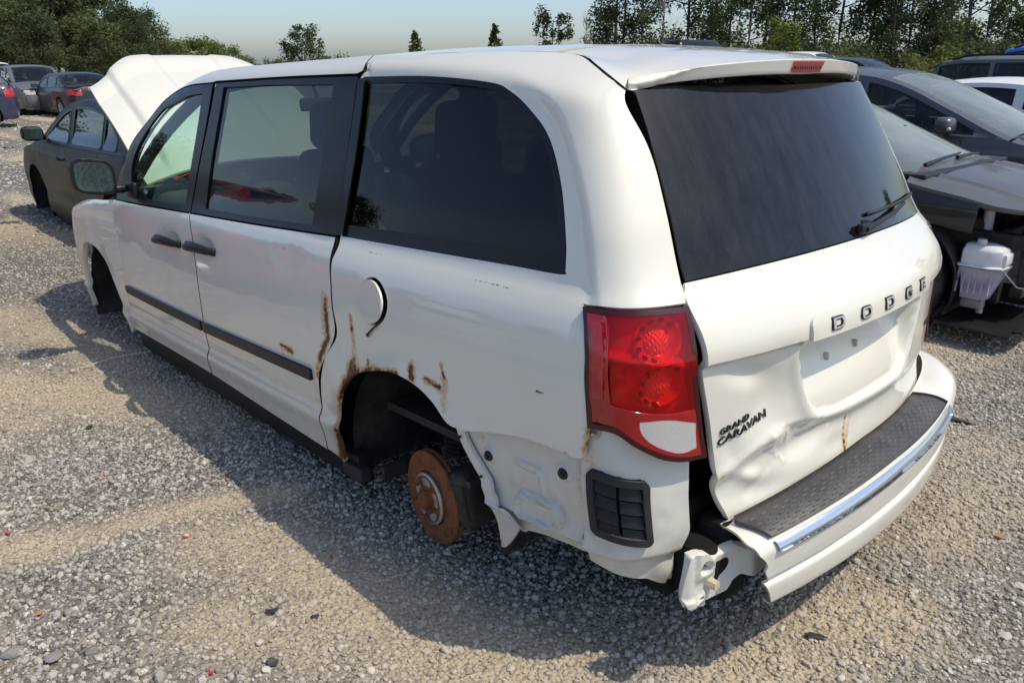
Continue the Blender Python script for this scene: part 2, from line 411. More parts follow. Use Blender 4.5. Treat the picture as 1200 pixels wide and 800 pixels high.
Q_RUST=lines([([(1.34,.28),(1.297,.444),(1.259,.557),(1.205,.637),(1.137,.699)],0.0351,1.000),([(1.137,.699),(1.015,.741),(.88,.757)],0.0175,0.885),([(1.17,.891),(1.165,.85)],0.0121,0.885),([(1.165,.86),(1.150,.73)],0.0149,0.496),
 ([(.812,.797),(.804,.765)],0.0189,1.000),([(.742,.777),(.672,.762)],0.0108,1.000),([(.671,.836),(.655,.781)],0.0108,0.826),([(.655,.79),(.647,.70)],0.0175,0.496),([(1.054,.763),(1.038,.724)],0.0135,0.826),
 ([(.80,.77),(.795,.735)],0.0270,0.472),([(1.18,.70),(1.15,.745)],0.0243,0.708),([(.30,.705),(.16,.709)],0.0081,0.708),([(.104,.73),(.096,.80)],0.0081,0.649),([(1.40,.62),(1.36,.70)],0.0081,0.590)])
Q_SCUFF=lines([([(1.257,1.125),(.875,1.113),(.374,1.105)],.0035,.55),([(1.10,.60),(1.0,.64)],.006,.45),([(.28,.86),(.24,.858)],.003,.7),([(.50,.95),(.42,.93)],.003,.45),([(1.22,.66),(1.19,.60)],.012,.42)])
D_RUST=lines([([(1.329,.926),(1.319,.86),(1.317,.787),(1.373,.71),(1.413,.617)],0.0162,0.885),([(1.34,.93),(1.325,.80)],0.0297,0.496),([(1.701,.674),(1.66,.672)],0.0121,1.000),([(1.66,.671),(1.61,.666)],0.0162,0.826),([(1.69,.665),(1.685,.64)],0.0135,0.472)])
D_SCUFF=lines([([(1.656,1.063),(1.536,1.055)],0.0025,.6),([(1.50,1.03),(1.47,.90)],.003,.5),([(1.42,1.005),(1.36,.99)],.003,.6),([(2.37,.72),(2.36,.70)],.004,.6)])
def d_slide(u,v):
    d=side_ripple(u+7,v)
    d=d-.006*np.exp(-((u-1.62)/.16)**2-((v-1.02)/.045)**2)+.0025*np.exp(-((u-1.5)/.05)**2-((v-.99)/.04)**2)+.003*np.exp(-((u-1.74)/.04)**2-((v-1.01)/.03)**2)+.002*(fbm(u*22,v*26,55,2)-.5)*np.exp(-((u-1.6)/.16)**2-((v-1.02)/.06)**2)*2
    d=d-.004*np.exp(-((u-1.55)/.06)**2-((v-1.05)/.02)**2)-.002*np.exp(-((u-1.95)/.12)**2-((v-.80)/.12)**2)
    d=d-.015*np.exp(-(((u-2.40)/.085)**2+((v-.982)/.040)**2)**1.6)
    d=d+.008*np.exp(-((u-1.42)/.05)**2-((v-.66)/.12)**2)
    return d
def d_front(u,v):
    d=side_ripple(u+17,v)
    d=d-.015*np.exp(-(((u-2.80)/.085)**2+((v-.969)/.040)**2)**1.6)
    return d+.004*np.exp(-((u-3.2)/.15)**2-((v-.9)/.1)**2)
van=empty('minivan','white minivan with raised hood and no wheels, the large one in the middle','minivan')
RW=((.999385,-.000045,.03506),(0.,.999999,.001289),(-.03506,-.001288,.999384)); OC=(0,0,.03575)
Rm=Matrix(RW); van.matrix_world=Matrix.Translation(-(Rm@Vector(OC)))@Rm.to_4x4()
VM=van.matrix_world.copy()
LEFT=[]   # what gets a mirror twin on the far side
def L(o): LEFT.append(o); return o
ST=.0135
quarter_out=cr([(1.025,1.739),(.734,1.732),(.518,1.726),(.397,1.722),(.246,1.712),(.165,1.699),(.089,1.669),(.007,1.633),(-.07,1.605)],[(-.07,1.605),(-.136,1.47),(-.159,1.328),(-.17,1.15),(-.17,1.102)],
  [(-.17,1.102),(.127,1.103)],[(.127,1.103),(.118,.959),(.093,.80),(.102,.732)],[(.102,.732),(.108,.714),(.125,.708)],[(.125,.708),(.231,.711),(.353,.703),(.557,.658)],ARCH[::-1],[(1.31,.285),(1.445,.294)],GAPR[::-1])
fuel=disc2(1.03,.967,.0800,.0750,28)
att=dict(rust=Q_RUST,scuff=Q_SCUFF,grime=grime)
L(panel('quarter_panel',M['white'],van,fS,quarter_out,[qwin,fuel],step=ST,rim=.018,gap=.0038,disp=d_quarter,attr=att,sgn=-1,soft=.6))
qw=L(panel('quarter_window',M['privacy_dark'],van,fS,inset(qwin,-.012),step=.04,off=-.014,rim=.004,sgn=-1))
L(panel('window_seal',M['black_gloss'],van,fS,inset(qwin,-.002),[cr([(.97,1.648),(.648,1.642),(.395,1.621),(.312,1.595),(.25,1.545),(.199,1.484),(.178,1.374),(.185,1.245),(.19,1.215),(.215,1.205)],[(.215,1.205),(.568,1.201),(.956,1.192),(1.205,1.185)],[(1.205,1.185),(1.12,1.389),(1.01,1.62),(.97,1.648)])],step=.03,off=-.010,rim=.004,sgn=-1))
L(panel('pillar_strip',M['black_gloss'],van,fS,cr([(1.256,1.145),(1.152,1.389),(1.024,1.66)],[(1.024,1.66),(.985,1.662)],[(.985,1.662),(1.10,1.389),(1.215,1.150)],[(1.215,1.150),(1.256,1.145)]),step=.03,off=.0022,rim=.004,sgn=-1))
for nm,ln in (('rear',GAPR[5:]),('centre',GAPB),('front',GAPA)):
    c_=cr(ln);L(panel('gap_shade_strip',M['black_matte'],van,fS,[(a-.011,b) for a,b in c_]+[(a+.011,b) for a,b in c_[::-1]],step=.03,off=-.0065,rim=0,disp=(lambda u,v:d_quarter(u,v)*0-.004*np.exp(-((u-1.28)/.1)**2-((v-.78)/.1)**2)) if nm=='rear' else None,sgn=-1))  # black strips added inside the door gaps so they read as shade
fp=L(panel('fuel_pocket',M['void'],van,fS,disc2(1.03,.967,.085,.08,20),step=.04,off=-.035,rim=0,sgn=-1))
def fuel_off(u,v): return .004+np.clip((1.105-u),0,.2)*.085
fd=L(panel('fuel_door',M['white'],van,fS,disc2(1.032,.967,.0735,.0690,28),step=.02,rim=.008,disp=fuel_off,sgn=-1,soft=.5))
bm=bmesh.new();add_tube(bm,[S(s,z,o) for s,z,o in ((.972,.93,-.02),(.985,.905,.002),(1.01,.885,.007),(1.045,.857,.006))],.0035,6);add_box(bm,S(1.047,.853,.006),(.014,.006,.012),bev=.003)
L(bm_ob('fuel_tether',bm,M['black_matte'],van,auto=40))
# sliding door, front door, fender
belt=[(2.569,1.107),(1.885,1.122),(1.262,1.141)]
slide_out=cr(belt,[p for p in GAPR if p[1]<1.141 and p[0]>1.2] and [(1.262,1.141)]+GAPR[5:],[(1.451,.288),(2.0,.31),(2.535,.335)],GAPB[::-1])
sd=L(panel('sliding_door',M['white'],van,fS,slide_out,rim_mat=M['void'],step=ST,rim=.022,gap=.0042,disp=d_slide,attr=dict(rust=D_RUST,scuff=D_SCUFF,grime=grime),sgn=-1,soft=.6))  # edge faces blackened: the shade of the gap is put into their colour
front_out=cr([(3.66,1.086),(3.2,1.092),(2.569,1.107)],GAPB,[(2.535,.335),(3.1,.342),(3.655,.338)],GAPA[::-1])
fdr=L(panel('front_door',M['white'],van,fS,front_out,rim_mat=M['void'],step=.016,rim=.022,gap=.0042,disp=d_front,attr=dict(grime=grime),sgn=-1,soft=.6))  # edges painted black here too, as gap shade
sframe=cr(belt,[(1.262,1.141),(1.158,1.389),(1.03,1.673)],[(1.03,1.673),(1.583,1.678),(2.206,1.676)],[(2.206,1.676),(2.383,1.408),(2.569,1.107)])
swin=cr([(2.125,1.652),(1.66,1.652),(1.20,1.643)],[(1.20,1.643),(1.32,1.40),(1.43,1.165)],[(1.43,1.165),(1.9,1.15),(2.392,1.141)],[(2.392,1.141),(2.27,1.40),(2.125,1.652)])
L(panel('window_frame',M['black_gloss'],sd,fS,sframe,[swin],step=.04,off=-.002,rim=.012,gap=.003,sgn=-1))
L(panel('door_window',M['privacy'],sd,fS,inset(swin,-.012),step=.08,off=-.010,rim=.004,sgn=-1))
FT=[(2.234,1.676),(2.58,1.665),(2.869,1.608),(3.13,1.504),(3.412,1.378),(3.578,1.251),(3.635,1.086)]
fframe=cr(FT,[(3.635,1.086),(3.2,1.093),(2.574,1.107)],[(2.574,1.107),(2.40,1.40),(2.234,1.676)])
fwin=cr([(2.369,1.628),(2.50,1.622),(2.656,1.603),(2.88,1.555),(3.137,1.441),(3.347,1.293),(3.396,1.125)],[(3.396,1.125),(2.639,1.133)],[(2.639,1.133),(2.369,1.628)])
L(panel('window_frame',M['black_gloss'],fdr,fS,fframe,[fwin],step=.04,off=-.002,rim=.012,gap=.003,sgn=-1))
L(panel('door_window',M['front_glass'],fdr,fS,inset(fwin,-.012),step=.08,off=-.010,rim=.004,sgn=-1))
rail_top=[(3.66,1.20),(3.60,1.285),(3.43,1.415),(3.15,1.54),(2.88,1.645),(2.58,1.705),(2.25,1.738),(1.8,1.742),(1.03,1.741)]
rail=cr(rail_top,[(1.03,1.741),(1.0,1.69),(1.035,1.676)],[(1.035,1.676),(1.583,1.681),(2.206,1.680)],FT[:6],[(3.578,1.251),(3.66,1.20)])
L(panel('roof_rail',M['white'],van,fS,rail,rim_mat=M['void'],step=.03,rim=.018,gap=.003,sgn=-1,soft=.6))  # black edge stands in for shade in the roof joint
fend=cr([(3.66,1.086),(3.9,1.065),(4.2,1.045),(4.5,1.01),(4.72,.95)],[(4.72,.95),(4.76,.7),(4.74,.30)],[(4.74,.30),(4.58,.30)],ARCHF[::-1],[(3.70,.30),(3.655,.337)],GAPA[::-1])
def d_fend(u,v): return .010*np.exp(-(pdist(u,v,ARCHF,False)/.05)**2)+side_ripple(u+2,v)
L(panel('front_fender',M['white'],van,fS,fend,step=.024,rim=.030,gap=.004,disp=d_fend,attr=dict(grime=grime),sgn=-1,soft=.6))
sill=[(3.68,.35),(3.68,.205),(1.27,.175),(1.27,.31)]
L(panel('rocker_sill',M['black_trim'],van,fS,sill,step=.08,off=-.028,rim=.05,sgn=-1))
bm=bmesh.new();add_box(bm,S(1.30,.235,-.03),(.13,.05,.06),bev=.008);L(bm_ob('sill_end',bm,M['black_matte'],van))
for d_,a,b in ((sd,[(1.455,.632),(2.473,.613),(2.478,.572),(1.462,.590)],2),(fdr,[(2.50,.613),(3.565,.616),(3.555,.579),(2.505,.571)],2)):
    L(panel('side_molding',M['black_trim'],d_,fS,a,step=.03,off=.016,rim=.03,sgn=-1,soft=1.))
for d_,c in ((sd,2.42),(fdr,2.815)):
    z0=.975 if d_ is sd else .962
    bm=bmesh.new()
    add_tube(bm,[S(c-.145+.29*t,z0-.006+.012*math.sin(PI*t)-.012*t,.012+.030*math.sin(PI*t)**.6) for t in np.linspace(0,1,13)],[.010+.012*math.sin(PI*t)**.4 for t in np.linspace(0,1,13)],10)
    for q in (-.13,.13): add_box(bm,S(c+q,z0-.006,.008),(.05,.02,.034),bev=.007)
    L(bm_ob('handle',bm,M['black_trim'],d_,auto=50))
# door mirror
def mirror():
    bm=bmesh.new();r=bmesh.ops.create_uvsphere(bm,u_segments=28,v_segments=16,radius=1)
    for v in r['verts']:
        x,y,z=v.co; e=.55
        f=lambda t:math.copysign(abs(t)**e,t)
        px=f(x)*.085; py=f(y)*.108; pz=f(z)*.092
        if px<0: px=max(px,-.035)
        else: py*=1-.25*px/.085; pz*=1-.22*px/.085
        v.co=Vector((3.655+px,1.078+py,1.235+pz+.015*(py/.1)))
    o=bm_ob('door_mirror',bm,M['black_trim'],fdr,auto=50)
    bm=bmesh.new()
    v=[bm.verts.new((3.6185,1.078+a*.090,1.235+b*.076+.0125*a)) for a,b in [(math.copysign(abs(math.cos(t))**.5,math.cos(t)),math.copysign(abs(math.sin(t))**.5,math.sin(t))) for t in np.linspace(0,2*PI,28,endpoint=False)]]
    bm.faces.new(v[::-1]);g=bm_ob('mirror_glass',bm,M['mirror'],o)
    bm=bmesh.new();add_box(bm,(3.67,.965,1.16),(.08,.10,.045),bev=.018);add_box(bm,(3.60,.905,1.15),(.12,.03,.09),bev=.012);bm_ob('mirror_arm',bm,M['black_trim'],o,auto=50)
    return o
L(mirror())
# ---- roof, windscreen, hood
zc=pchip([.2,.5,.73,1.1,1.6,2.2,2.7,3.0,3.1],[1.66,1.712,1.737,1.756,1.770,1.766,1.742,1.705,1.68])
def zedge(x): return ztop(np.asarray(x)-.35*np.clip((1.6-np.asarray(x))/.9,0,1)-.1)+.024
def fT(x,y,o=0.):
    q=np.abs(y)/.66;e=zedge(x);c=zc(x);z=e+(np.maximum(c,e+.005)-e)*(1-np.clip(q,0,1.2)**2.4)
    return np.stack([x,y,z+o],-1)
hdr=[(2.98-.22*y*y,y) for y in np.linspace(.66,-.66,15)]
rooft=[(.905,-.615),(.86,-.5),(.81,-.2),(.80,0),(.81,.2),(.86,.5),(.905,.615),(1.0,.645),(1.6,.665)]+hdr+[(1.6,-.665),(1.0,-.645)]
rooft_=[(.74,-.625),(1.0,-.645),(1.6,-.665)]+hdr[::-1]+[(1.6,.665),(1.0,.645),(.74,.625)]
roof=panel('roof',M['white'],van,fT,rooft,step=.06,rim=.012,sgn=1)
panel('headliner',M['cabin'],van,fT,rooft,step=.12,off=-.035,rim=0,sgn=1)
for s_ in (1,-1):
    bm=bmesh.new();add_tube(bm,[Vector(fT(np.array(x),np.array(s_*(yy)),-.012)) for x,yy in ((.70,.60),(.9,.632),(1.3,.668),(1.8,.682),(2.3,.685),(2.75,.68))],.012,6);bm_ob('roof_ditch_molding',bm,M['black_trim'],van,True)
bm=bmesh.new();add_box(bm,(1.02,-.47,1.757),(.10,.30,.035),bev=.014,taper=(.7,.85));bm_ob('roof_antenna',bm,M['black_gloss'],van,auto=50)
def fW(t,v,o=0.):
    y=v*(.70+.14*t);x0=2.985-.22*(v*.70)**2;z0=np.minimum(zc(2.985),fT(x0,v*.66)[...,2])-.006
    x1=4.02-.30*y*y;z1=1.13+0*t
    bl=.035*np.sin(PI*t)
    return np.stack([x0+(x1-x0)*t+bl*.5,y,z0+(z1-z0)*t+bl+o],-1)
panel('windshield',M['screen_glass'],van,fW,[(0,-1),(1,-1),(1,1),(0,1)],step=.08,rim=.004,sgn=1)
bm=bmesh.new()
for s_ in (1,-1): add_tube(bm,[Vector(fW(np.array(t),np.array(s_*1.02))) for t in np.linspace(0,1,8)],.03,8)
add_tube(bm,[Vector(fW(np.array(1.02),np.array(v))) for v in np.linspace(-1,1,9)],.035,8)
bm_ob('windshield_surround',bm,M['black_trim'],van,True)
HTH=math.radians(31.0)
def fH(a,y,o=0.):
    amax=1.29-.20*sstep(np.abs(y),.35,.74)
    q=np.abs(y)/.745;h=.105*(1-q**2.6)+.035*np.sin(PI*np.clip(a,0,1.0)*.9)-.9*np.clip(a-1.12,0,1)**2
    h=h-.026*sstep(np.abs(y),.555,.60)*sstep(a,.0,.2)+.010*sstep(np.abs(y),.20,.24)*sstep(a,.1,.3)
    bx=3.97-.22*y*y
    aa=a*amax/1.25
    return np.stack([bx+aa*math.cos(HTH)-(h+o)*math.sin(HTH),y*(1-.05*np.clip(a,0,1.3)),1.15+aa*math.sin(HTH)+(h+o)*math.cos(HTH)],-1)
hood=panel('hood',M['white'],van,fH,cr([(.0,-.745),(.6,-.745),(1.10,-.745)],[(1.10,-.745),(1.22,-.738),(1.25,-.68),(1.25,0),(1.25,.68),(1.22,.738),(1.10,.745)],[(1.10,.745),(.6,.745),(0,.745)],[(0,.745),(0,-.745)]),step=.018,rim=.02,sgn=1,soft=.5)
panel('hood_liner',M['white_inner'],hood,fH,[(.03,-.71),(1.18,-.70),(1.18,.70),(.03,.71)],step=.06,off=-.03,rim=0,sgn=1)
bm=bmesh.new();p=Vector(fH(np.array(.75),np.array(-.55),-.03));add_tube(bm,[(4.35,-.70,1.0),p],.007,6);bm_ob('hood_prop',bm,M['black_matte'],hood,True)
# ---- nose, engine bay, floor
def fN(y,z,o=0.): return np.stack([5.06-.28*y*y-.06*((z-.55)/.3)**2+o,y,z],-1)
panel('front_bumper',M['white'],van,fN,[(-.86,.30),(.86,.30),(.86,.72),(-.86,.72)],step=.06,rim=.03,sgn=1)
panel('grille',M['black_trim'],van,fN,rrect(-.5,.5,.735,.95,.06),step=.05,off=-.03,rim=.02,sgn=1)
for s_ in (1,-1):
    panel('headlight',M['car_glass'],van,fN,rrect(min(s_*.52,s_*.84),max(s_*.52,s_*.84),.74,.95,.05),step=.05,off=-.04,rim=.03,sgn=1)
bm=bmesh.new();add_box(bm,(4.42,0,.72),(.9,1.5,.36),bev=.03);add_box(bm,(4.35,.1,.93),(.45,.7,.12),bev=.03);add_box(bm,(4.6,-.5,.93),(.25,.2,.16),bev=.02)
bm_ob('engine',bm,M['void'],van)
bm=bmesh.new()
add_box(bm,(2.6,0,.31),(4.2,1.08,.14));add_box(bm,(2.63,0,.32),(2.14,1.78,.13));add_box(bm,(.40,0,.40),(.46,1.50,.26));add_box(bm,(3.95,0,.75),(.06,1.66,.78))
bm_ob('floor_pan',bm,M['void'],van)
for cx,n in ((1.10,1),(4.36,2)):
    bm=bmesh.new();r=.43;y0,y1=.50,.90;cz=.34
    A=np.linspace(-.06 if n==2 else -.25,PI+.25,22);ring=[(cx-r*math.cos(a),cz+r*math.sin(a)) for a in A]
    va=[bm.verts.new((x,y1,z)) for x,z in ring];vb=[bm.verts.new((x,y0,z)) for x,z in ring]
    for i in range(len(ring)-1):bm.faces.new((va[i],va[i+1],vb[i+1],vb[i]))
    bm.faces.new(vb)
    L(bm_ob('wheel_liner',bm,M['liner'],van,auto=50))
bm=bmesh.new();add_box(bm,(1.325,.78,.29),(.02,.26,.05));add_tube(bm,[(1.33,.70,.26),(1.335,.80,.262),(1.33,.90,.268)],.012,6);L(bm_ob('liner_flap',bm,M['black_matte'],van))
# dark inner skin of the body behind the panel gaps
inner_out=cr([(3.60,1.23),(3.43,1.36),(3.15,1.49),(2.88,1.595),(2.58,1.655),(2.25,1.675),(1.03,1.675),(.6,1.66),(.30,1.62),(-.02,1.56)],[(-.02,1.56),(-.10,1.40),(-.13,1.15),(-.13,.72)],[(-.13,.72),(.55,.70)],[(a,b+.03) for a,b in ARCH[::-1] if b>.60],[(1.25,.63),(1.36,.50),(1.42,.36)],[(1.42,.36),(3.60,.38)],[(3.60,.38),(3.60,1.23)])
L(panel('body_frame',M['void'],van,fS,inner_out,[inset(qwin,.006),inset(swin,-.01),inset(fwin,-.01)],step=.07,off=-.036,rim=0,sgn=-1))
# ---- lower corner of the body laid bare, with its flange, vent, plugs
IO=-.045
ip=cr([(.60,.72),(.625,.64),(.612,.59),(.573,.531),(.526,.467),(.484,.41),(.47,.38)],[(.47,.38),(.42,.335),(.389,.350)],[(.389,.350),(.296,.366),(.161,.37),(.03,.352),(-.10,.335)],[(-.10,.335),(-.175,.302),(-.180,.345)],[(-.180,.345),(-.195,.394),(-.219,.45),(-.226,.60),(-.226,.70)],[(-.226,.70),(-.10,.80),(.05,.86),(.14,.84)],[(.14,.84),(.14,.73),(.60,.72)])
def d_inner(u,v):
    d=.0*u
    for a,b in ((.504,.581),(.204,.63),(.131,.466)):
        r=np.hypot(u-a,v-b);d=d+.010*sstep(r,.035,.018)
    dd=pdist(u,v,[(.37,.470),(.265,.478)],False);d=d+.028*sstep(dd,.040,.031)-.012*sstep(dd,.024,.018)
    d=d+.010*sstep(np.abs(u-.29),.025,.008)*sstep(v,.50,.53)*sstep(v,.62,.585)+.010*sstep(np.abs(v-.60),.02,.006)*sstep(u,.28,.30)*sstep(u,.42,.36)
    d=d-.020*sstep(v,.425,.395)*sstep(u,.5,.44)*(1-.0*u)
    d=d+.016*sstep(u,.160,.130)-.006*np.exp(-((u-.155)/.012)**2)
    d=d+.006*(fbm(u*14,v*14,9,2)-.5)
    d=d+.012*np.exp(-((u+.16)/.04)**2-((v-.35)/.04)**2)
    d=d-.030*inpoly(np.ravel(u),np.ravel(v),inset(VENT,.006)).reshape(np.shape(u))
    return d
I_RUST=lines([([(.155,.70),(.150,.56)],.018,.33),([(.15,.72),(.10,.70)],.03,.28),([(.50,.62),(.56,.64)],.02,.25),([(-.10,.40),(-.05,.60)],.004,.3)])
VENT=[(u_,v_-.0155) for u_,v_ in rrect(-.098,.108,.480,.672,.02,skew=.125)]
pan=L(panel('corner_panel',M['white_inner'],van,fS,ip,step=.0095,off=IO,rim=.015,disp=d_inner,attr=dict(rust=I_RUST,grime=lambda u,v:np.clip((.62-v)/.3,0,1)),sgn=-1))
def d_fl(u,v):
    return .018+.020*np.exp(-((v-.47)/.012)**2)*.5+.02*np.exp(-((v-.43)/.012)**2)*.5
fl=cr([(.640,.640),(.612,.575),(.573,.515),(.526,.450),(.488,.385),(.474,.277)],[(.474,.277),(.455,.282),(.41,.345),(.392,.372)],[(.392,.372),(.44,.42),(.49,.465),(.535,.53),(.575,.585),(.610,.65)],[(.610,.65),(.640,.640)])
pf=L(panel('panel_flange',M['white_inner'],pan,fS,fl,step=.014,off=IO,rim=.012,disp=d_fl,sgn=-1,attr=dict(grime=lambda u,v:np.clip((.55-v)/.3,0,1))))
for a,b in ((.504,.581),(.204,.63),(.131,.466)):
    bm=bmesh.new();P=Vector(S(a,b,IO+.012));n=Vector(SN(a,b));add_cyl(bm,P,P+n*.006,.017,.014,18);add_cyl(bm,P+n*.005,P+n*.012,.008,.007,10)
    L(bm_ob('rubber_plug',bm,M['black_matte'],pan,auto=40))
for a,b in ((.618,.612),(.528,.468),(.478,.295),(.545,.50)):
    bm=bmesh.new();P=Vector(S(a,b,IO+.021));n=Vector(SN(a,b));add_cyl(bm,P,P+n*.003,.005,.005,8);L(bm_ob('rivet_hole',bm,M['void'],pf))
vo=rrect(-.098,.108,.480,.672,.02,skew=.125); vo=[(u,v-.0155) for u,v in vo]
L(panel('vent_frame',M['black_matte'],pan,fS,vo,[inset(vo,.020)],step=.03,off=IO+.032,rim=.035,sgn=-1,soft=.6))
L(panel('vent_back',M['void'],pan,fS,inset(vo,.012),step=.06,off=IO+.004,rim=0,sgn=-1))
for i in range(4):
    for j in range(2):
        u0=-.075+j*.086;z0=.482+i*.0405+.125*(u0+.098)-.0155*.6
        q=[(u0,z0+.004),(u0+.075,z0+.004+.0094),(u0+.075,z0+.034+.0094),(u0,z0+.034)]
        L(panel('vent_slat',M['black_trim'],pan,fS,q,step=.05,rim=.008,disp=lambda u,v,z0=z0,u0=u0:IO+.010+.016*np.clip((z0+.05+.125*(u-u0)-v)/.04,0,1.2),sgn=-1))
# ---- brake, hub, caliper, strut in the rear arch
AX=Matrix.Translation((1.105,.845,.255))@Matrix.Rotation(math.radians(-7),4,'Z')@Matrix.Rotation(-PI/2,4,'X')
bm=bmesh.new();add_lathe(bm,[(.098,.012),(.168,.012),(.171,.008),(.171,.002),(.165,-.001),(.165,-.008),(.171,-.010),(.171,-.018),(.09,-.018)],48,AX)
dk=L(bm_ob('brake_disc',bm,M['rust'],van,auto=35))
bm=bmesh.new();add_lathe(bm,[(.0001,.052),(.030,.052),(.034,.047),(.036,.030),(.078,.028),(.088,.026),(.092,.020),(.094,.008)],40,AX);L(bm_ob('hub',bm,M['rust'],dk,auto=35))
for k in range(5):
    a=2*PI*k/5+.3
    bm=bmesh.new();c=AX@Vector((.060*math.cos(a),.060*math.sin(a),.027));n=(AX.to_3x3()@Vector((0,0,1)));add_cyl(bm,c,c+n*.030,.0065,.0065,10);L(bm_ob('wheel_stud',bm,M['rust'],dk))
    a+=PI/5;bm=bmesh.new()
    v=[bm.verts.new(AX@Vector((math.cos(a)*(.062+.018*math.cos(t))-math.sin(a)*.027*math.sin(t),math.sin(a)*(.062+.018*math.cos(t))+math.cos(a)*.027*math.sin(t),.0292))) for t in np.linspace(0,2*PI,14,endpoint=False)]
    bm.faces.new(v);L(bm_ob('hub_pad',bm,M['steel'],dk))
bm=bmesh.new();add_lathe(bm,[(.086,.0275),(.0935,.0235),(.0945,.020)],40,AX);L(bm_ob('hub_ring',bm,M['steel'],dk,auto=35))
bm=bmesh.new();add_box(bm,(.955,.80,.30),(.13,.13,.20),bev=.03,seg=3,rot=Matrix.Rotation(.25,4,'Y'));add_box(bm,(.945,.855,.30),(.09,.03,.13),bev=.012,rot=Matrix.Rotation(.25,4,'Y'));add_cyl(bm,(.90,.78,.22),(.90,.86,.22),.014);add_cyl(bm,(.89,.78,.385),(.89,.86,.385),.014)
add_tube(bm,[(.93,.76,.38),(.90,.68,.46),(.98,.60,.52),(1.05,.55,.60)],.009,6)
L(bm_ob('caliper',bm,M['grimy_iron'],van,auto=40))
bm=bmesh.new();add_cyl(bm,(1.02,.66,.22),(1.10,.60,.78),.030);add_cyl(bm,(1.04,.655,.32),(1.08,.62,.60),.055);
for k in range(16): add_tube(bm,[Vector((1.25,.60,.30+.018*k))+Vector((.06*math.cos(t),.06*math.sin(t),.018*t/(2*PI))) for t in np.linspace(0,2*PI,9)],.008,5)
add_box(bm,(1.1,.45,.25),(.09,.75,.07),bev=.02);add_cyl(bm,(1.105,.74,.255),(1.105,.83,.255),.06)
L(bm_ob('suspension',bm,M['grimy_iron'],van,auto=40))
# ---------------------------------------------------------------- tail lamp
def lens_mat(name,tint,base,ior=1.5,fac=.45,bump=0):
    s=NT(name);s.n.remove(s.b)
    tr=s.node('ShaderNodeBsdfTransparent');tr.inputs[0].default_value=(*tint,1)
    tl=s.node('ShaderNodeBsdfDiffuse');tl.inputs[0].default_value=(*base,1)
    m0=s.node('ShaderNodeMixShader');m0.inputs[0].default_value=fac;s.l(tr.outputs[0],m0.inputs[1]);s.l(tl.outputs[0],m0.inputs[2])
    gl=s.node('ShaderNodeBsdfGlossy');gl.inputs['Roughness'].default_value=.03
    lw=s.node('ShaderNodeLayerWeight');lw.inputs[0].default_value=.5;fr=s.node('ShaderNodeMath',operation='MULTIPLY_ADD');s.l(s.math('POWER',lw.outputs['Facing'],4.2),fr.inputs[0]);fr.inputs[1].default_value=.92;fr.inputs[2].default_value=.035
    m1=s.node('ShaderNodeMixShader');s.l(fr.outputs[0],m1.inputs[0]);s.l(m0.outputs[0],m1.inputs[1]);s.l(gl.outputs[0],m1.inputs[2])
    if bump:
        v=s.node('ShaderNodeTexVoronoi');v.inputs['Scale'].default_value=bump;s.l(s.coord(),v.inputs['Vector'])
        b=s.node('ShaderNodeBump');b.inputs['Strength'].default_value=.9;b.inputs['Distance'].default_value=.004;s.l(v.outputs['Distance'],b.inputs['Height'])
        for q in (gl,tl,lw):s.l(b.outputs[0],q.inputs['Normal'])
    s.l(m1.outputs[0],s.out.inputs[0]);return s.m
M['lens_red']=lens_mat('red_lens',(1.,.26,.23),(.80,.010,.012),fac=.20)
M['lens_edge']=simple('dark_red_plastic',(.05,.001,.002),.3,var=.1,coat=.3)
M['lens_mid']=simple('red_plastic',(.36,.004,.008),.12,var=.1,coat=1.)
M['lens_clear']=simple('textured_clear_lens',(.60,.57,.54),.2,var=.10,scale=300,bump=.6,bscale=380,coat=1.)
M['bowl']=simple('lamp_reflector',(1.,.42,.36),.2,.2,var=.2,scale=120,bump=.5,bscale=160)
M['lamp_dark']=simple('lamp_housing',(.62,.03,.03),.18,var=.3,scale=30)  # red light through the lens is put into reflector and housing colours
M['bulb_red']=simple('red_reflex',(.45,.006,.010),.3,var=.35,scale=220,bump=.8,bscale=260,coat=1.)
TL=cr([(.093,.806),(.116,.959),(.125,1.099)],[(.125,1.099),(.0,1.101),(-.172,1.098)],[(-.172,1.098),(-.207,.908),(-.256,.70)],[(-.256,.70),(-.187,.704),(-.141,.716),(-.109,.730),(-.045,.767),(.016,.803),(.093,.806)])
inner=cr([(.056,1.088),(-.05,1.090),(-.160,1.084)],[(-.160,1.084),(-.19,.955),(-.207,.845)],[(-.207,.845),(-.123,.85),(.028,.880)],[(.028,.880),(.044,.97),(.056,1.088)])
revo=cr([(-.052,.833),(-.13,.829),(-.213,.806)],[(-.213,.806),(-.222,.735)],[(-.222,.735),(-.17,.731),(-.095,.768),(-.058,.805),(-.052,.833)])
tl=L(panel('taillight',M['lens_edge'],van,fS,TL,[inset(TL,.013)],step=.02,off=.005,rim=.05,sgn=-1,soft=1.2))
side_red=cr([(.060,1.086),(.110,1.086)],[(.110,1.086),(.101,.959),(.080,.826)],[(.080,.826),(.01,.818),(-.050,.780),(-.113,.744),(-.145,.730),(-.19,.718),(-.242,.714)],[(-.242,.714),(-.216,.842)],[(-.216,.842),(-.123,.845),(.032,.874)],[(.032,.874),(.050,.97),(.060,1.086)])
def d_sr(u,v): return .004+.005*sstep(u,.03,.06)*sstep(v,.86,.88)-.004*np.exp(-((u-.062)/.006)**2)
L(panel('lamp_border',M['lens_mid'],tl,fS,side_red,[revo],step=.016,rim=.01,disp=d_sr,sgn=-1,soft=1.))
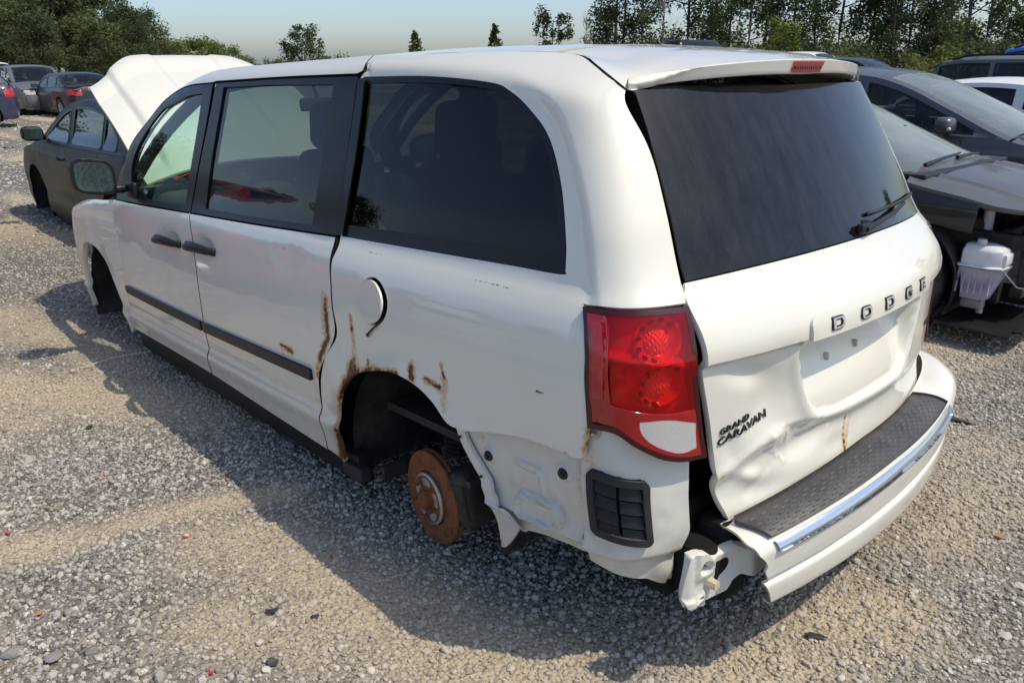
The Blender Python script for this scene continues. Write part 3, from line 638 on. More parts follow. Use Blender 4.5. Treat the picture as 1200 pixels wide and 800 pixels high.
L(panel('side_reflector',M['bulb_red'],tl,fS,cr([(.068,1.07),(.098,1.07)],[(.098,1.07),(.092,.96),(.082,.89)],[(.082,.89),(.052,.89)],[(.052,.89),(.062,.98),(.068,1.07)]),step=.02,off=.0125,rim=.004,sgn=-1))
def d_bowl(u,v):
    d=-.026+0*u
    for a,b,r in ((-.092,1.030,.056),(-.112,.915,.054)):
        q=np.hypot((u-a)*.85,v-b)/r;d=d-.012*np.clip(1-q*q,0,1)+.010*np.exp(-((q-1.05)/.12)**2)
    d=d+.016*np.exp(-((v-.972-.12*(u+.1))/.012)**2)
    return d
L(panel('lamp_back',M['lamp_dark'],tl,fS,inset(inner,-.012),step=.008,rim=0,disp=d_bowl,sgn=-1))
for a,b,r in ((-.094,1.030,.044),(-.114,.914,.042)):
    L(panel('lamp_reflector',M['bowl'],tl,fS,disc2(a,b,r*1.1,r,26),step=.006,rim=.004,disp=lambda u,v,a=a,b=b,r=r:-.036+.016*np.clip(1-(np.hypot(u-a,v-b)/r)**2,0,1)+.003*np.sin(v*420)*np.sin(u*420),sgn=-1))
for k in range(12):
    for a,b in ((-.092,1.030),(-.112,.915)):
        if k in (5,6,7,8) : continue
        t=2*PI*k/12+.2;u_,v_=a+.060*math.cos(t),b+.050*math.sin(t)
        bm=bmesh.new();P=Vector(S(u_,v_,-.014));n=Vector(SN(u_,v_));add_cyl(bm,P-n*.012,P+n*.004,.0062,.0062,10);L(bm_ob('led',bm,M['void'],tl,auto=40))
L(panel('lens',M['lens_red'],tl,fS,inset(inner,-.002),step=.016,rim=.003,disp=lambda u,v:.004+.004*np.exp(-((v-.972-.12*(u+.1))/.02)**2),sgn=-1))
L(panel('reverse_lens',M['lens_clear'],tl,fS,inset(revo,-.001),step=.016,off=.0035,rim=.01,sgn=-1))
bm=bmesh.new();P=Vector(S(.085,.782,-.03));n=Vector(SN(.085,.782));add_cyl(bm,P-n*.02,P+n*.018,.007,.006,10);add_cyl(bm,P,P+n*.004,.016,.016,12);L(bm_ob('lamp_screw',bm,M['steel'],tl,auto=40))
# ---------------------------------------------------------------- tailgate
GE=[(.640,1.605),(.655,1.47),(.675,1.328),(.709,1.15),(.731,1.10),(.729,.951),(.692,.782),(.661,.629),(.640,.555),(.612,.487)]
gb=pchip([-.66,-.4,0,.325,.59,.62],[.545,.542,.535,.503,.478,.476])
low=[p for p in GE if p[1]<1.149]
gl_bot=lambda y:1.146+.015*(1-np.minimum(1,np.abs(y)/.70)**2)
gate_out=cr([(y,float(gl_bot(y))) for y in np.linspace(-.705,.705,13)],[(.705,1.146),(.711,1.135),(.731,1.10),(.729,.951),(.692,.782),(.661,.629),(.640,.555),(.612,.485)],[(y,float(gb(y))) for y in np.linspace(.612,-.64,11)],[(-.64,.555),(-.661,.629),(-.692,.782),(-.729,.951),(-.731,1.10),(-.711,1.135),(-.705,1.146)])
REC=cr([(.368,.948),(.372,.90),(.335,.79),(.296,.728),(.24,.698),(.1,.690),(-.1,.690),(-.25,.694),(-.315,.728),(-.355,.79),(-.392,.90),(-.390,.948)],[(-.390,.948),(.368,.948)])
BAR=cr([(.376,.956),(.380,1.0),(.370,1.018),(.345,1.027)],[(.345,1.027),(.0,1.034),(-.355,1.029)],[(-.355,1.029),(-.385,1.018),(-.396,1.0),(-.394,.956)],[(-.394,.956),(0,.957),(.376,.956)])
def d_gate(y,z):
    y=np.asarray(y,float);z=np.asarray(z,float)
    d=.0010*(fbm(y*4,z*4,21,2)-.5)*2
    # upper shelf that overhangs the lower sheet
    d=d+.020*sstep(z,.948,.955)-.020*sstep(z,1.0,1.12)
    ins=inpoly(np.atleast_1d(y).ravel(),np.atleast_1d(z).ravel(),REC).reshape(np.shape(y));dr=pdist(y,z,REC)
    k=sstep(np.where(ins,dr,-dr),-.010,.020)*np.where(z>.955,0,1)
    top=sstep(z,.69,.74)
    d=d-.078*k*(.25+.75*sstep(z,.70,.91))
    rim=np.exp(-((np.where(ins,dr,-dr)+.02)/.02)**2)*np.where(z>.945,0,1);d=d+.006*rim
    # character line and the tuck below it
    zl=.625+.09*np.clip((.66-y)/.25,0,1)-.02*np.clip((.40-y)/.4,0,2)
    d=d-.016*sstep(z,zl+.005,zl-.05)+.016*sstep(z,zl-.05,.50)
    # knocks
    g=lambda a,b,s,t,r=0:np.exp(-(((y-a)*math.cos(r)+(z-b)*math.sin(r))/s)**2-((-(y-a)*math.sin(r)+(z-b)*math.cos(r))/t)**2)
    d=d-.028*g(.475,.815,.085,.105,.25)-.016*g(.30,.635,.13,.040,-.12)-.014*g(.57,.90,.08,.03,.3)+.012*g(.44,.685,.05,.03)
    d=d-.013*g(.50,.545,.10,.035)+.010*g(.545,.60,.06,.02,.4)-.008*g(.62,.70,.03,.05)-.006*g(.15,.58,.08,.03)
    for ln,w_,h_ in (([(.655,.632),(.54,.675),(.43,.705)],.022,.006),([(.43,.705),(.30,.690),(.18,.66)],.016,-.007),([(.465,.70),(.44,.64),(.39,.60)],.012,.005),([(.40,.70),(.375,.655)],.010,.005),([(.54,.545),(.45,.60)],.02,-.004)):
        d=d+.5*h_*np.clip(1-pdist(y,z,ln,False)/w_,0,1)
    d=d+.004*(fbm(y*13,z*13,31,2)-.5)*g(.46,.66,.16,.09)*2
    return d
G_RUST=lines([([(.100,.530),(.098,.60),(.092,.648)],.006,.9),([(.107,.525),(.075,.60),(.060,.65)],.012,.45),([(.650,.628),(.64,.622)],.008,.7)])
G_SCUFF=lines([([(.108,.512),(.098,.545)],.006,.6),([(.18,.55),(.16,.553)],.004,.6),([(.33,.60),(.24,.585)],.003,.4),([(.42,.69),(.40,.60)],.003,.45),([(.46,.70),(.36,.67)],.0025,.4),([(.335,.985),(.322,.987)],.0025,.7)])
gate=panel('liftgate',M['white'],van,fR,gate_out,step=.0125,rim=.022,disp=d_gate,attr=dict(rust=G_RUST,scuff=G_SCUFF,grime=lambda y,z:np.clip((.60-z)/.15,0,1)*.6),sgn=-1,soft=.6)
panel('name_bar',M['white'],gate,fR,BAR,step=.03,rim=.055,disp=lambda y,z:d_gate(y,np.maximum(z,.962))+.009,sgn=-1,soft=.8)
for s_ in (1,-1):
    panel('gate_seam_shade',M['void'],gate,fR,[(s_*.726,.947),(s_*.392,.9475),(s_*.392,.9515),(s_*.726,.9515)],step=.05,off=.0,rim=0,disp=lambda y,z:d_gate(y,z*0+.947)+.0035,sgn=-1)  # dark strip stands in for the shadow line under the shelf
glass_out=cr([(y,1.603) for y in (.634,0,-.634)],[(-.634,1.603),(-.650,1.47),(-.671,1.328),(-.702,1.155)],[(y,float(gl_bot(y))+.005) for y in np.linspace(-.702,.702,13)],[(.702,1.155),(.671,1.328),(.650,1.47),(.634,1.603)])
rg=panel('rear_window',M['rear_glass'],gate,fR,glass_out,step=.05,off=.004,rim=.006,sgn=-1)
panel('rear_window_border',M['black_matte'],rg,fR,inset(glass_out,.004),[cr([(.60,1.515),(.3,1.528),(0,1.532),(-.3,1.528),(-.60,1.515)],[(-.60,1.515),(-.635,1.328),(-.660,1.19)],[(-.660,1.19),(0,1.20),(.660,1.19)],[(.660,1.19),(.635,1.328),(.60,1.515)])],step=.06,off=-.004,rim=0,sgn=-1)
bm=bmesh.new()
def RP(y,z,o=0.): return Vector(fR(np.array(float(y)),np.array(float(z)),o))
add_cyl(bm,RP(-.10,1.190,.0),RP(-.10,1.190,.030),.018,.014,16);add_box(bm,RP(-.075,1.188,.018),(.024,.085,.030),bev=.008)
add_tube(bm,[RP(-.06,1.185,.025),RP(-.14,1.195,.032),RP(-.30,1.205,.032),RP(-.46,1.215,.026)],[.010,.009,.007,.005],8)
wp=bm_ob('rear_wiper',bm,M['black_trim'],gate,auto=45)
bm=bmesh.new();add_tube(bm,[RP(y,1.222-.03*(y+.40)**2,.012+.010*(1-((y+.40)/.27)**2)) for y in np.linspace(-.13,-.665,12)],.006,6);bm_ob('wiper_blade',bm,M['black_matte'],wp,True)
# lettering
def glyph(ch):
    W,Hh=1.,1.
    def rr(x0,x1,y0,y1,rl,rr_,n=6):
        o=[]
        for cx,cy,a,r in ((x1-rr_,y1-rr_,0,rr_),(x0+rl,y1-rl,90,rl),(x0+rl,y0+rl,180,rl),(x1-rr_,y0+rr_,270,rr_)):
            for k in range(n+1):
                t=math.radians(a+90*k/n);o.append((cx+r*math.cos(t),cy+r*math.sin(t)))
        return o
    if ch=='D':return rr(0,1.55,0,1,.06,.42),[rr(.40,1.18,.28,.72,.04,.2)]
    if ch=='O':return rr(0,1.6,0,1,.42,.42),[rr(.38,1.22,.28,.72,.2,.2)]
    if ch=='G':return [(.42,0),(1.5,0),(1.5,.60),(.80,.60),(.80,.40),(1.12,.40),(1.12,.26),(.50,.26),(.40,.34),(.40,.66),(.50,.74),(1.5,.74),(1.42,1.),(.42,1),(.15,.92),(0,.7),(0,.3),(.15,.08)],[]
    if ch=='E':return [(0,0),(1.4,0),(1.4,.24),(.4,.24),(.4,.39),(1.3,.39),(1.3,.61),(.4,.61),(.4,.76),(1.4,.76),(1.4,1),(0,1)],[]
M['letter']=simple('chromed_letter',(.62,.62,.62),.25,.35,var=.15,scale=90)
M['badge_face']=simple('gray_badge',(.05,.05,.053),.35,.5,var=.2,scale=90)
M['letter_side']=M['black_gloss']
for ch,yc in zip('DODGE',(.272,.128,-.018,-.163,-.300)):
    o,hs=glyph(ch);h=.037;w=max(p[0] for p in o);f=lambda p:(yc+(w/2-p[0])*h,.990-h/2+p[1]*h)
    O2=[f(p) for p in o];H2=[[f(p) for p in hh] for hh in hs]
    lt=panel('letter',M['black_gloss'],gate,fR,O2,H2,step=.02,rim=.010,disp=lambda y,z:d_gate(y,z*0+.99)+.012,sgn=-1)
    panel('letter_face',M['letter'],lt,fR,inset(O2,.0032),[inset(hh,-.0032) for hh in H2],step=.02,rim=.002,disp=lambda y,z:d_gate(y,z*0+.99)+.0135,sgn=-1)
def text_mesh(txt,h,ext):
    c=bpy.data.curves.new('t','FONT');c.body=txt;c.size=h;c.extrude=ext;c.resolution_u=2;c.offset=.0012;ob=bpy.data.objects.new('t',c);COL.objects.link(ob)
    me=bpy.data.meshes.new_from_object(ob);bpy.data.objects.remove(ob);return me
def badge(txt,y0,z0,y1,z1,h,name,label,wid):
    me=text_mesh(txt,1.,.0);V=np.array([v.co[:] for v in me.vertices]);bpy.data.meshes.remove(me)
    for part,ext,mat,o in (('face',0,M['badge_face'],.002),):
        c=bpy.data.curves.new('t','FONT');c.body=txt;c.size=1;c.extrude=.03;c.offset=.004;c.resolution_u=2
        ob=bpy.data.objects.new('t',c);COL.objects.link(ob);me=bpy.data.meshes.new_from_object(ob);bpy.data.objects.remove(ob)
        X0,X1=V[:,0].min(),V[:,0].max();H=V[:,1].max()
        for v in me.vertices:
            t=(v.co.x-X0)/(X1-X0);q=v.co.y/H
            y=y0+(y1-y0)*t;z=z0+(z1-z0)*t+q*h
            p=fR(np.array(y),np.array(z),0.);dg=float(d_gate(np.array([y]),np.array([z]))[0])
            v.co=Vector(p)+Vector((-1,0,0))*(dg+o+v.co.z*.08)
        me.materials.clear();me.materials.append(mat);me.name=name
        ob=bpy.data.objects.new(name,me);link(ob,gate)
badge('CARAVAN',.667,.720,.478,.755,.021,'model_lettering','',0)
badge('GRAND',.662,.7505,.553,.7705,.017,'model_lettering','',0)
badge('FLEX FUEL',-.585,.775,-.66,.775,.016,'fuel_lettering','',0)
for k,(y,z) in enumerate(((.178,.925),(.015,.928),(.155,.845),(-.017,.846))):
    dg=float(d_gate(np.array([y]),np.array([z]))[0])
    bm=bmesh.new();P=RP(y,z,dg)
    if k<2: add_box(bm,P,(.03,.026,.024),bev=.005)
    else: add_box(bm,P,(.022,.012,.022),bev=.003)
    bm_ob('plate_lamp' if k<2 else 'plate_clip',bm,M['black_trim'] if k<2 else M['steel'],gate,auto=40)
# ---- spoiler with its brake lamp
SEAM=np.array([S(a_,b_) for a_,b_ in ((.734,1.732),(.518,1.726),(.397,1.722),(.246,1.712),(.165,1.699),(.089,1.669),(.007,1.633),(-.07,1.605))])[::-1]
seam_y=pchip(SEAM[:,0],SEAM[:,1]);seam_z=pchip(SEAM[:,0],SEAM[:,2])
def fP(t,y,o=0.):
    # t: 0 roof joint .. 1 trailing top edge .. 1.35 trailing bottom .. 2 tucked under
    q=np.abs(y)/.66;xt=.275+.150*q**2.4;zt=1.672-.036*q**2.2
    xj=.80+.10*q**3;zj=fT(.80+0*y,y)[...,2]
    x=np.where(t<=1,xj+(xt-xj)*t,np.where(t<=1.35,xt+.012*(t-1)/.35,xt+.012+(.40-xt)*np.clip((t-1.35)/.65,0,1)))
    sag=-.016*np.sin(PI*np.clip(t,0,1))*sstep(q,.55,.85)+.006*np.sin(PI*np.clip(t,0,1)**1.5)
    z=np.where(t<=1,zj+(zt-zj)*(.75*t+.25*t*t)+sag,np.where(t<=1.35,zt-(.040-.012*q)*(t-1)/.35,zt-(.040-.012*q)-.006*np.clip((t-1.35)/.65,0,1)))
    xs_=np.clip(x,.424,.9);ye=seam_y(xs_)-.005;ze_=seam_z(xs_)-.003
    z=np.where(t<=1,z+(ze_-z)*sstep(q,.70,1.0),z)
    yy=np.sign(y)*q*ye
    return np.stack([x+0*y,yy,z+o],-1)
sp_=grid_ob('spoiler',M['white'],van,fP,np.concatenate([np.linspace(0,.96,16),[.985,1.,1.02,1.1,1.25,1.33,1.36,1.45,1.7,2.]]),np.linspace(-.66,.66,45),sgn=1)
panel('brake_light',M['bulb_red'],sp_,lambda y,w,o=0.:fP(w,y)+np.stack([-.004+0*y-np.asarray(o)*1.,0*y,0*y],-1),[(-.095,1.05),(.095,1.05),(.085,1.33),(-.085,1.33)],step=.03,rim=.0,sgn=-1)
bm=bmesh.new()
for k in range(12): add_cyl(bm,Vector(fP(np.array(1.2),np.array(-.075+k*.0136)))+Vector((-.0045,0,0)),Vector(fP(np.array(1.2),np.array(-.075+k*.0136)))+Vector((-.0075,0,0)),.0045,.0045,8)
bm_ob('brake_light_diodes',bm,M['lens_edge'],sp_)
for s_ in (1,-1):
    bm=bmesh.new();add_tube(bm,[Vector(fP(np.array(t),np.array(s_*.668)))-Vector((0,0,.012)) for t in (0,.3,.6,.85,.98)],.009,6);bm_ob('spoiler_seal',bm,M['black_trim'],sp_)
# ---- rear bumper (chart: the far side's mirrored)
BP=pchip([0,.01,.125/.44,.15/.44,.25/.44,.28/.44,.31/.44,.40/.44,.44/.44],[0,.01,.110,.124,.119,.102,.114,.106,.06])
BZ=pchip([0,.01,.125/.44,.15/.44,.25/.44,.28/.44,.31/.44,.40/.44,.44/.44],[0,.0,-.034,-.062,-.148,-.172,-.192,-.264,-.278])
def fB(u,v,o=0.):
    u=np.asarray(u,float);v=np.asarray(v,float);P=S(u,.53+0*u);n=SN(u,.53+0*u);n[...,2]=0;n/=np.linalg.norm(n,axis=-1,keepdims=True)
    y=P[...,1];sag=.062*np.clip(-y/.62,0,1.3)**1.2
    wr=.35+.65*sstep(u,.50,-.10)
    P=P+n*((BP(v)*wr+o))[...,None]
    P[...,2]=.546+BZ(v)*(1-.1*sstep(u,-.2,.4))-sag*(1-.85*v)+.03*sstep(u,-.25,.3)*(1-v)
    P[...,1]*=-1
    return P
bo=cr([(.50,.0),(-1.592,0)],[(-1.592,0.),(-1.59,.10),(-1.59,.22),(-1.572,.32)],[(-1.572,.32),(-1.556,.36),(-1.545,.42),(-1.550,.47),(-1.538,.56),(-1.535,.66),(-1.515,.80),(-1.49,.99)],[(-1.49,.99),(.42,.99)],[(.42,.99),(.50,0)])
B_SC=lines([([(-1.50,.42),(-1.46,.45)],.010,.55),([(-1.05,.40),(-.98,.39)],.012,.6),([(-.90,.40),(-.86,.41)],.010,.6),([(-1.12,.56),(-1.0,.55)],.008,.5),([(-.75,.36),(-.62,.36)],.008,.6),([(-1.22,.52),(-1.20,.50)],.012,.6),([(-1.54,.45),(-1.52,.5)],.01,.4),([(-.55,.70),(-.25,.66)],.006,.4)])
bp=panel('rear_bumper',M['white'],van,fB,bo,step=.022,rim=.008,sgn=-1 if False else 1,disp=lambda u,v:.004*(fbm(u*5,v*6,41,2)-.5),attr=dict(scuff=B_SC,grime=lambda u,v:np.clip((v-.75)/.3,0,1)*.5),soft=.6)
pad=cr([(-.48,.006),(-1.55,.006)],[(-1.55,.006),(-1.563,.03)],[(-1.563,.03),(-1.520,.275)],[(-1.520,.275),(-.42,.275)],[(-.42,.275),(-.48,.006)])
M['tread']=simple('ribbed_step_pad',(.045,.045,.048),.5,var=.2,scale=20,bump=.15,bscale=200,dust=.3)
def fBz(u,v,o=0.):
    P=fB(u,v);P[...,2]+=o;return P
pd=panel('step_pad',M['tread'],bp,fBz,pad,step=.03,off=.007,rim=.010,sgn=1)
TV=[];TF=[]
for i in range(26):
    for j in range(7):
        u0=-1.50+i*.041-.03+(.02 if j%2 else 0);v0=.062+j*.030
        if u0>-.47-.0 or not inpoly(np.array([u0,u0+.02]),np.array([v0,v0]),inset(pad,.012)).all():continue
        P=fBz(np.array([u0,u0+.022,u0+.022,u0,u0+.003,u0+.019,u0+.019,u0+.003]),np.array([v0,v0,v0+.010,v0+.010,v0+.003,v0+.003,v0+.007,v0+.007]),np.array([.0072]*4+[.0112]*4))
        b=len(TV);TV+=list(P);TF+=[(b+4,b+5,b+6,b+7)]+[(b+a,b+(a+1)%4,b+4+(a+1)%4,b+4+a) for a in range(4)]
tr_=mesh_ob('pad_treads',TV,TF,simple('worn_tread',(.12,.12,.125),.35,var=.4,scale=30),pd)
tr_['kind']='stuff'
M['chrome_worn']=paint('scuffed_chrome',(.62,.68,.76),.25,metal=.9,rough=.18)
panel('chrome_strip',M['chrome_worn'],bp,fB,cr([(-1.515,.283),(-1.0,.286),(-.42,.283)],[(-.42,.283),(-.42,.345)],[(-.42,.345),(-1.0,.348),(-1.507,.345)],[(-1.507,.345),(-1.515,.283)]),step=.03,off=.005,rim=.006,sgn=1,attr=dict(scuff=lines([([(-1.2,.345),(-.95,.345)],.012,.75),([(-.95,.30),(-.93,.34)],.010,.7),([(-.85,.345),(-.6,.345)],.008,.6),([(-1.46,.345),(-1.2,.347)],.006,.6)])),soft=1.)
# ---- bare bumper bracket and the dark beam behind it
bm=bmesh.new()
BK=[(.803,.461),(.779,.466),(.742,.453),(.727,.432),(.67,.432),(.637,.440),(.56,.395),(.535,.352),(.56,.335),(.585,.337),(.620,.350),(.647,.337),(.663,.315),(.701,.310),(.734,.305),(.738,.290),(.804,.312),(.820,.338),(.815,.395)]
def fK(y,z,o=0.):return np.stack([.02+.30*(y-.60)-.018*np.exp(-((y-.80)/.03)**2)-o,y,z],-1)
bm.free()
bk=panel('bumper_bracket',M['white_inner'],van,fK,cr(BK[:6],BK[5:11],BK[10:15],BK[14:]+BK[:1]),[disc2(.750,.417,.026,.022,16),rrect(.752,.787,.322,.336,.005)],step=.010,rim=.030,sgn=-1,disp=lambda y,z:.016*sstep(y,.70,.73)*sstep(y,.79,.77)*sstep(z,.36,.40)-.018*np.exp(-((y-.655)/.035)**2-((z-.39)/.03)**2)+.014*sstep(np.abs(z-.325),.02,.01)*sstep(y,.73,.75)+.012*np.exp(-((y-.59)/.02)**2),attr=dict(rust=lines([([(.80,.388),(.80,.392)],.004,.5)])),soft=.7)
bm=bmesh.new();add_cyl(bm,(.075,.725,.360),(.030,.725,.360),.017,.013,8);bm_ob('bracket_nut',bm,simple('brass_nut',(.62,.55,.36),.4,var=.2),bk)
bm=bmesh.new();add_box(bm,(.11,.0,.42),(.10,1.30,.14),bev=.02);add_box(bm,(.16,.66,.36),(.22,.14,.16),bev=.03);bm_ob('bumper_beam',bm,M['void'],van)
bm=bmesh.new();add_box(bm,(.33,0,.62),(.05,1.46,.42),bev=.01);add_box(bm,(.30,.0,1.0),(.03,1.40,.30));bm_ob('tail_panel',bm,M['void'],van)
bm=bmesh.new();add_box(bm,(.10,.60,.30),(.10,.12,.09),bev=.02);bm_ob('bumper_foam',bm,M['void'],van)
# ---- cabin
def seat(x,y,wide=.48):
    bm=bmesh.new();add_box(bm,(x+.22,y,.78),(.50,wide,.16),bev=.05,seg=3);s=bm_ob('seat',bm,M['cloth'],van,auto=60)
    bm=bmesh.new();add_box(bm,(x-.08,y,1.08),(.15,wide*.96,.62),rot=Matrix.Rotation(-.22,4,'Y'),bev=.06,seg=3,taper=(.8,.8));bm_ob('backrest',bm,M['cloth'],s,auto=60)
    bm=bmesh.new();add_box(bm,(x-.17,y,1.48),(.10,.26,.20),rot=Matrix.Rotation(-.15,4,'Y'),bev=.045,seg=3);add_cyl(bm,(x-.15,y+.06,1.34),(x-.165,y+.06,1.42),.006,.006,6);add_cyl(bm,(x-.15,y-.06,1.34),(x-.165,y-.06,1.42),.006,.006,6);bm_ob('headrest',bm,M['cloth'],s,auto=60)
for x in (2.45,1.55):
    for y in (.40,-.40):seat(x,y)
for y in (.36,-.36): seat(.72,y,.66)
bm=bmesh.new();add_box(bm,(3.55,0,1.0),(.55,1.5,.22),bev=.08,seg=3);add_box(bm,(3.35,0,.85),(.3,.4,.5),bev=.05);bm_ob('dashboard',bm,M['cabin'],van,auto=60)
bm=bmesh.new();W_=Matrix.Translation((3.08,.40,1.05))@Matrix.Rotation(math.radians(62),4,'Y')
for k in range(24):pass
add_tube(bm,[W_@Vector((.185*math.cos(t),.185*math.sin(t),0)) for t in np.linspace(0,2*PI,25)],.017,8);add_box(bm,W_@Vector((0,0,.0)),(.10,.34,.03),rot=W_.to_3x3().to_4x4(),bev=.01);add_cyl(bm,W_@Vector((0,0,0)),W_@Vector((0,0,.3)),.03)
bm_ob('steering_wheel',bm,M['cabin'],van,auto=50)
bm=bmesh.new();add_box(bm,(3.12,0,1.56),(.03,.25,.07),bev=.015);add_cyl(bm,(3.14,0,1.58),(3.18,0,1.66),.01);bm_ob('rear_view_mirror',bm,M['cabin'],van)
for s_ in (1,):
    bm=bmesh.new();add_box(bm,(2.3,0,.46),(2.6,1.5,.03));bm_ob('cabin_floor',bm,M['cabin'],van)
# ---- far side: mirror twins of the left-hand parts
kids={}
for c in bpy.data.objects:
    if c.parent: kids.setdefault(c.parent.name,[]).append(c)
for o in [o for o in LEFT if o.parent==van]:
    c=copy_tree(o,van,kids);c.scale=(1,-1,1)
# ---------------------------------------------------------------- other vehicles: local x forward from the rear bumper, z up
class Car:
    def __init__(s,**k):
        s.n=8.;s.nomirror=();s.lo=.20;s.drop=.06;s.tum=.30
        for a,b in k.items():setattr(s,a,b)
        xs,zs=zip(*s.top);s.zt=pchip(xs,zs)
        s.xr=pchip(*zip(*s.rear));s.xf=pchip(*zip(*s.front))
        s.prof=pchip([0,.18,.42,.7,.9,1.0],[.90,.965,.995,1.,.985,.955])
    def zb(s,x):return s.b0+(s.b1-s.b0)*np.asarray(x)/s.L
    def ze(s,x):return s.zt(x)-s.drop
    def w(s,x,z):
        zb=s.zb(x);return s.hw*(s.prof(np.clip(z/zb,0,1))-np.where(z>zb,.035+s.tum*(z-zb)+.10*np.clip(z-zb,0,1)**2*0,0)*np.where(z>zb,1,0)*np.clip((z-zb)/.03,0,1))
    def side(s,x,z,o=0.):
        x=np.asarray(x,float);z=np.asarray(z,float);a,b=s.xr(z),s.xf(z);xi=np.clip(np.abs((x-(a+b)/2)/((b-a)/2)),0,.9995)
        y=s.w(x,z)*(1-xi**s.n)**(1/s.n)
        y=y+.010*np.exp(-((z-s.zb(x)*.86)/.03)**2)-.012*np.exp(-((z-s.zb(x)*.45)/.06)**2)
        return np.stack([x,y+o,z],-1)
    def topf(s,x,v,o=0.):
        x=np.asarray(x,float);q=np.asarray(v)/.8;e=s.ze(x);ye=s.side(x,e)[...,1]
        z=e+s.drop*(1-np.abs(q)**2.6)
        return np.stack([x,q*ye,z+o],-1)
    def end(s,y,z,o=0.,f=1):
        y=np.asarray(y,float);z=np.asarray(z,float);a,b=s.xr(z),s.xf(z);hl=(b-a)/2;ww=s.w((a+b)/2+f*hl*.9,np.minimum(z,s.zb(0)))
        q=np.clip(np.abs(y/ww),0,.999);x=(a+b)/2+f*hl*(1-q**s.n)**(1/s.n)-f*.10*q**2
        return np.stack([x+f*o,y,z],-1)
def arc(cx,cz,r,z0,n=14):
    a0=math.asin(max(-1,min(1,(z0-cz)/r)));t=np.linspace(PI-a0,a0,n);return [(cx+r*math.cos(a),cz+r*math.sin(a)) for a in t]
def build_car(c,name,label,cat,body,loc,rz,group=None,detail=.07,wheels=(1,1),skip=(),sides=(1,-1),gl=None,screen=None,rails=False,front=True,lamp=None,trimcol=None,zoff=0.):
    root=empty(name,label,cat,(loc[0],loc[1],zoff),rz,group)
    gl=gl or M['car_glass'];screen=screen or gl;st=detail
    B=lambda x:float(min(c.zb(x),c.ze(x)))
    def belt(x0,x1,n=10,d=0.):return [(x,B(x)+d) for x in np.linspace(x0,x1,n)]
    def roofl(x0,x1,n=14,d=0.):return [(x,float(c.ze(x))+d) for x in np.linspace(x0,x1,n)]
    g0,g1,g2=c.gaps;xe0,xe1=c.L*.012+float(c.xr(.6)),float(c.xf(.6))-c.L*.012
    R=c.wr+.055;ar=arc(c.axr,c.wr,R,c.lo+.02);af=arc(c.axf,c.wr,R,c.lo+.02)
    for s in sides:
        f=(lambda u,v,o=0.,s=s:c.side(u,v,o)*np.array([1,s,1.])); sg=-s
        P=lambda nm,mt,out,holes=(),par=root,**k:panel(nm,mt,par,f,out,holes,sgn=sg,**{**dict(step=st,rim=.02,gap=.003),**k})
        lo=c.lo
        xg=c.axr+R*.75
        P('rear_quarter',body,[(xe0,lo+.06)]+[(ar[0][0]-.02,lo)]+ar+[(max(g0,ar[-1][0]+.04),lo)]+[(max(g0,ar[-1][0]+.05),.62*B(g0)),(g0,B(g0))]+belt(g0,xe0,8)[1:])
        rd=P('rear_door',body,[(max(g0,ar[-1][0]+.045),lo+.03),(g1,lo+.03)]+[(g1,B(g1))]+belt(g1,g0,6)[1:]+[(max(g0,ar[-1][0]+.05),.62*B(g0))])
        xa=max(g2,0)
        fd_=P('front_door',body,[(g1,lo+.03),(g2,lo+.03),(g2,B(g2))]+belt(g2,g1,6)[1:])
        if 'fender' not in skip:
            P('front_fender',body,[(g2,lo)]+[(af[0][0]-.0,lo)]+af+[(xe1,lo+.06)]+belt(xe1,g2,8))
        else:
            P('front_fender',body,[(g2,lo)]+[(af[0][0],lo)]+af[:9]+[(c.axf+.10,c.wr+R+.02),(c.fx,B(c.fx)-.17),(c.fx+.01,B(c.fx)-.02)]+belt(c.fx+.01,g2,6)[0:],step=.03)
        P('side_sill',M['black_trim'],[(ar[-1][0],lo-.04),(af[0][0],lo-.04),(af[0][0],lo+.04),(ar[-1][0],lo+.04)],off=-.02,gap=0)
        # greenhouse
        gx0,gx1=c.gh
        top=roofl(gx0,gx1,26);bl=belt(gx1,gx0,12,.0)
        W=[]
        for x0,x1 in c.win:
            pts=[(x,max(B(x)+.02,float(c.ze(x))-.055)) for x in np.linspace(x0,x1,12)]
            pts=[(x,z) for x,z in pts if z>B(x)+.03]
            x0,x1=pts[0][0],pts[-1][0]
            out=[(x0-.0,B(x0)+.022)]+pts+[(x1,B(x1)+.022)]
            o2=[];
            for p in out:
                if not o2 or math.hypot(p[0]-o2[-1][0],p[1]-o2[-1][1])>.008:o2.append(p)
            W.append(o2)
        gt=[];
        for p in top+bl:
            if not gt or math.hypot(p[0]-gt[-1][0],p[1]-gt[-1][1])>.006:gt.append(p)
        if math.hypot(gt[0][0]-gt[-1][0],gt[0][1]-gt[-1][1])<.006:gt.pop()
        P('side_frame',body,gt,[w_ for w_ in W],gap=0,rim=.012,step=st)
        for w_ in W:
            P('side_window',gl,inset(w_,-.01),off=-.008,gap=0,rim=0,step=.12)
            P('window_trim',M['black_gloss'],inset(w_,-.004),[inset(w_,.018)],off=.003,gap=0,rim=.006,step=.06)
        for d_,x in ((rd,g0+.16),(fd_,g1+.16)):
            bm=bmesh.new();z=B(x)-.13;p=c.side(x,z)*np.array([1,s,1]);add_tube(bm,[(x-.09,p[1],z),(x-.06,p[1]+s*.03,z),(x+.06,p[1]+s*.03,z),(x+.09,p[1],z)],.012,6);bm_ob('handle',bm,body if trimcol is None else trimcol,d_,True)
        bm=bmesh.new();xm=c.mx;zm=B(xm)+.09;ym=c.hw+.06
        r=bmesh.ops.create_uvsphere(bm,u_segments=16,v_segments=10,radius=1)
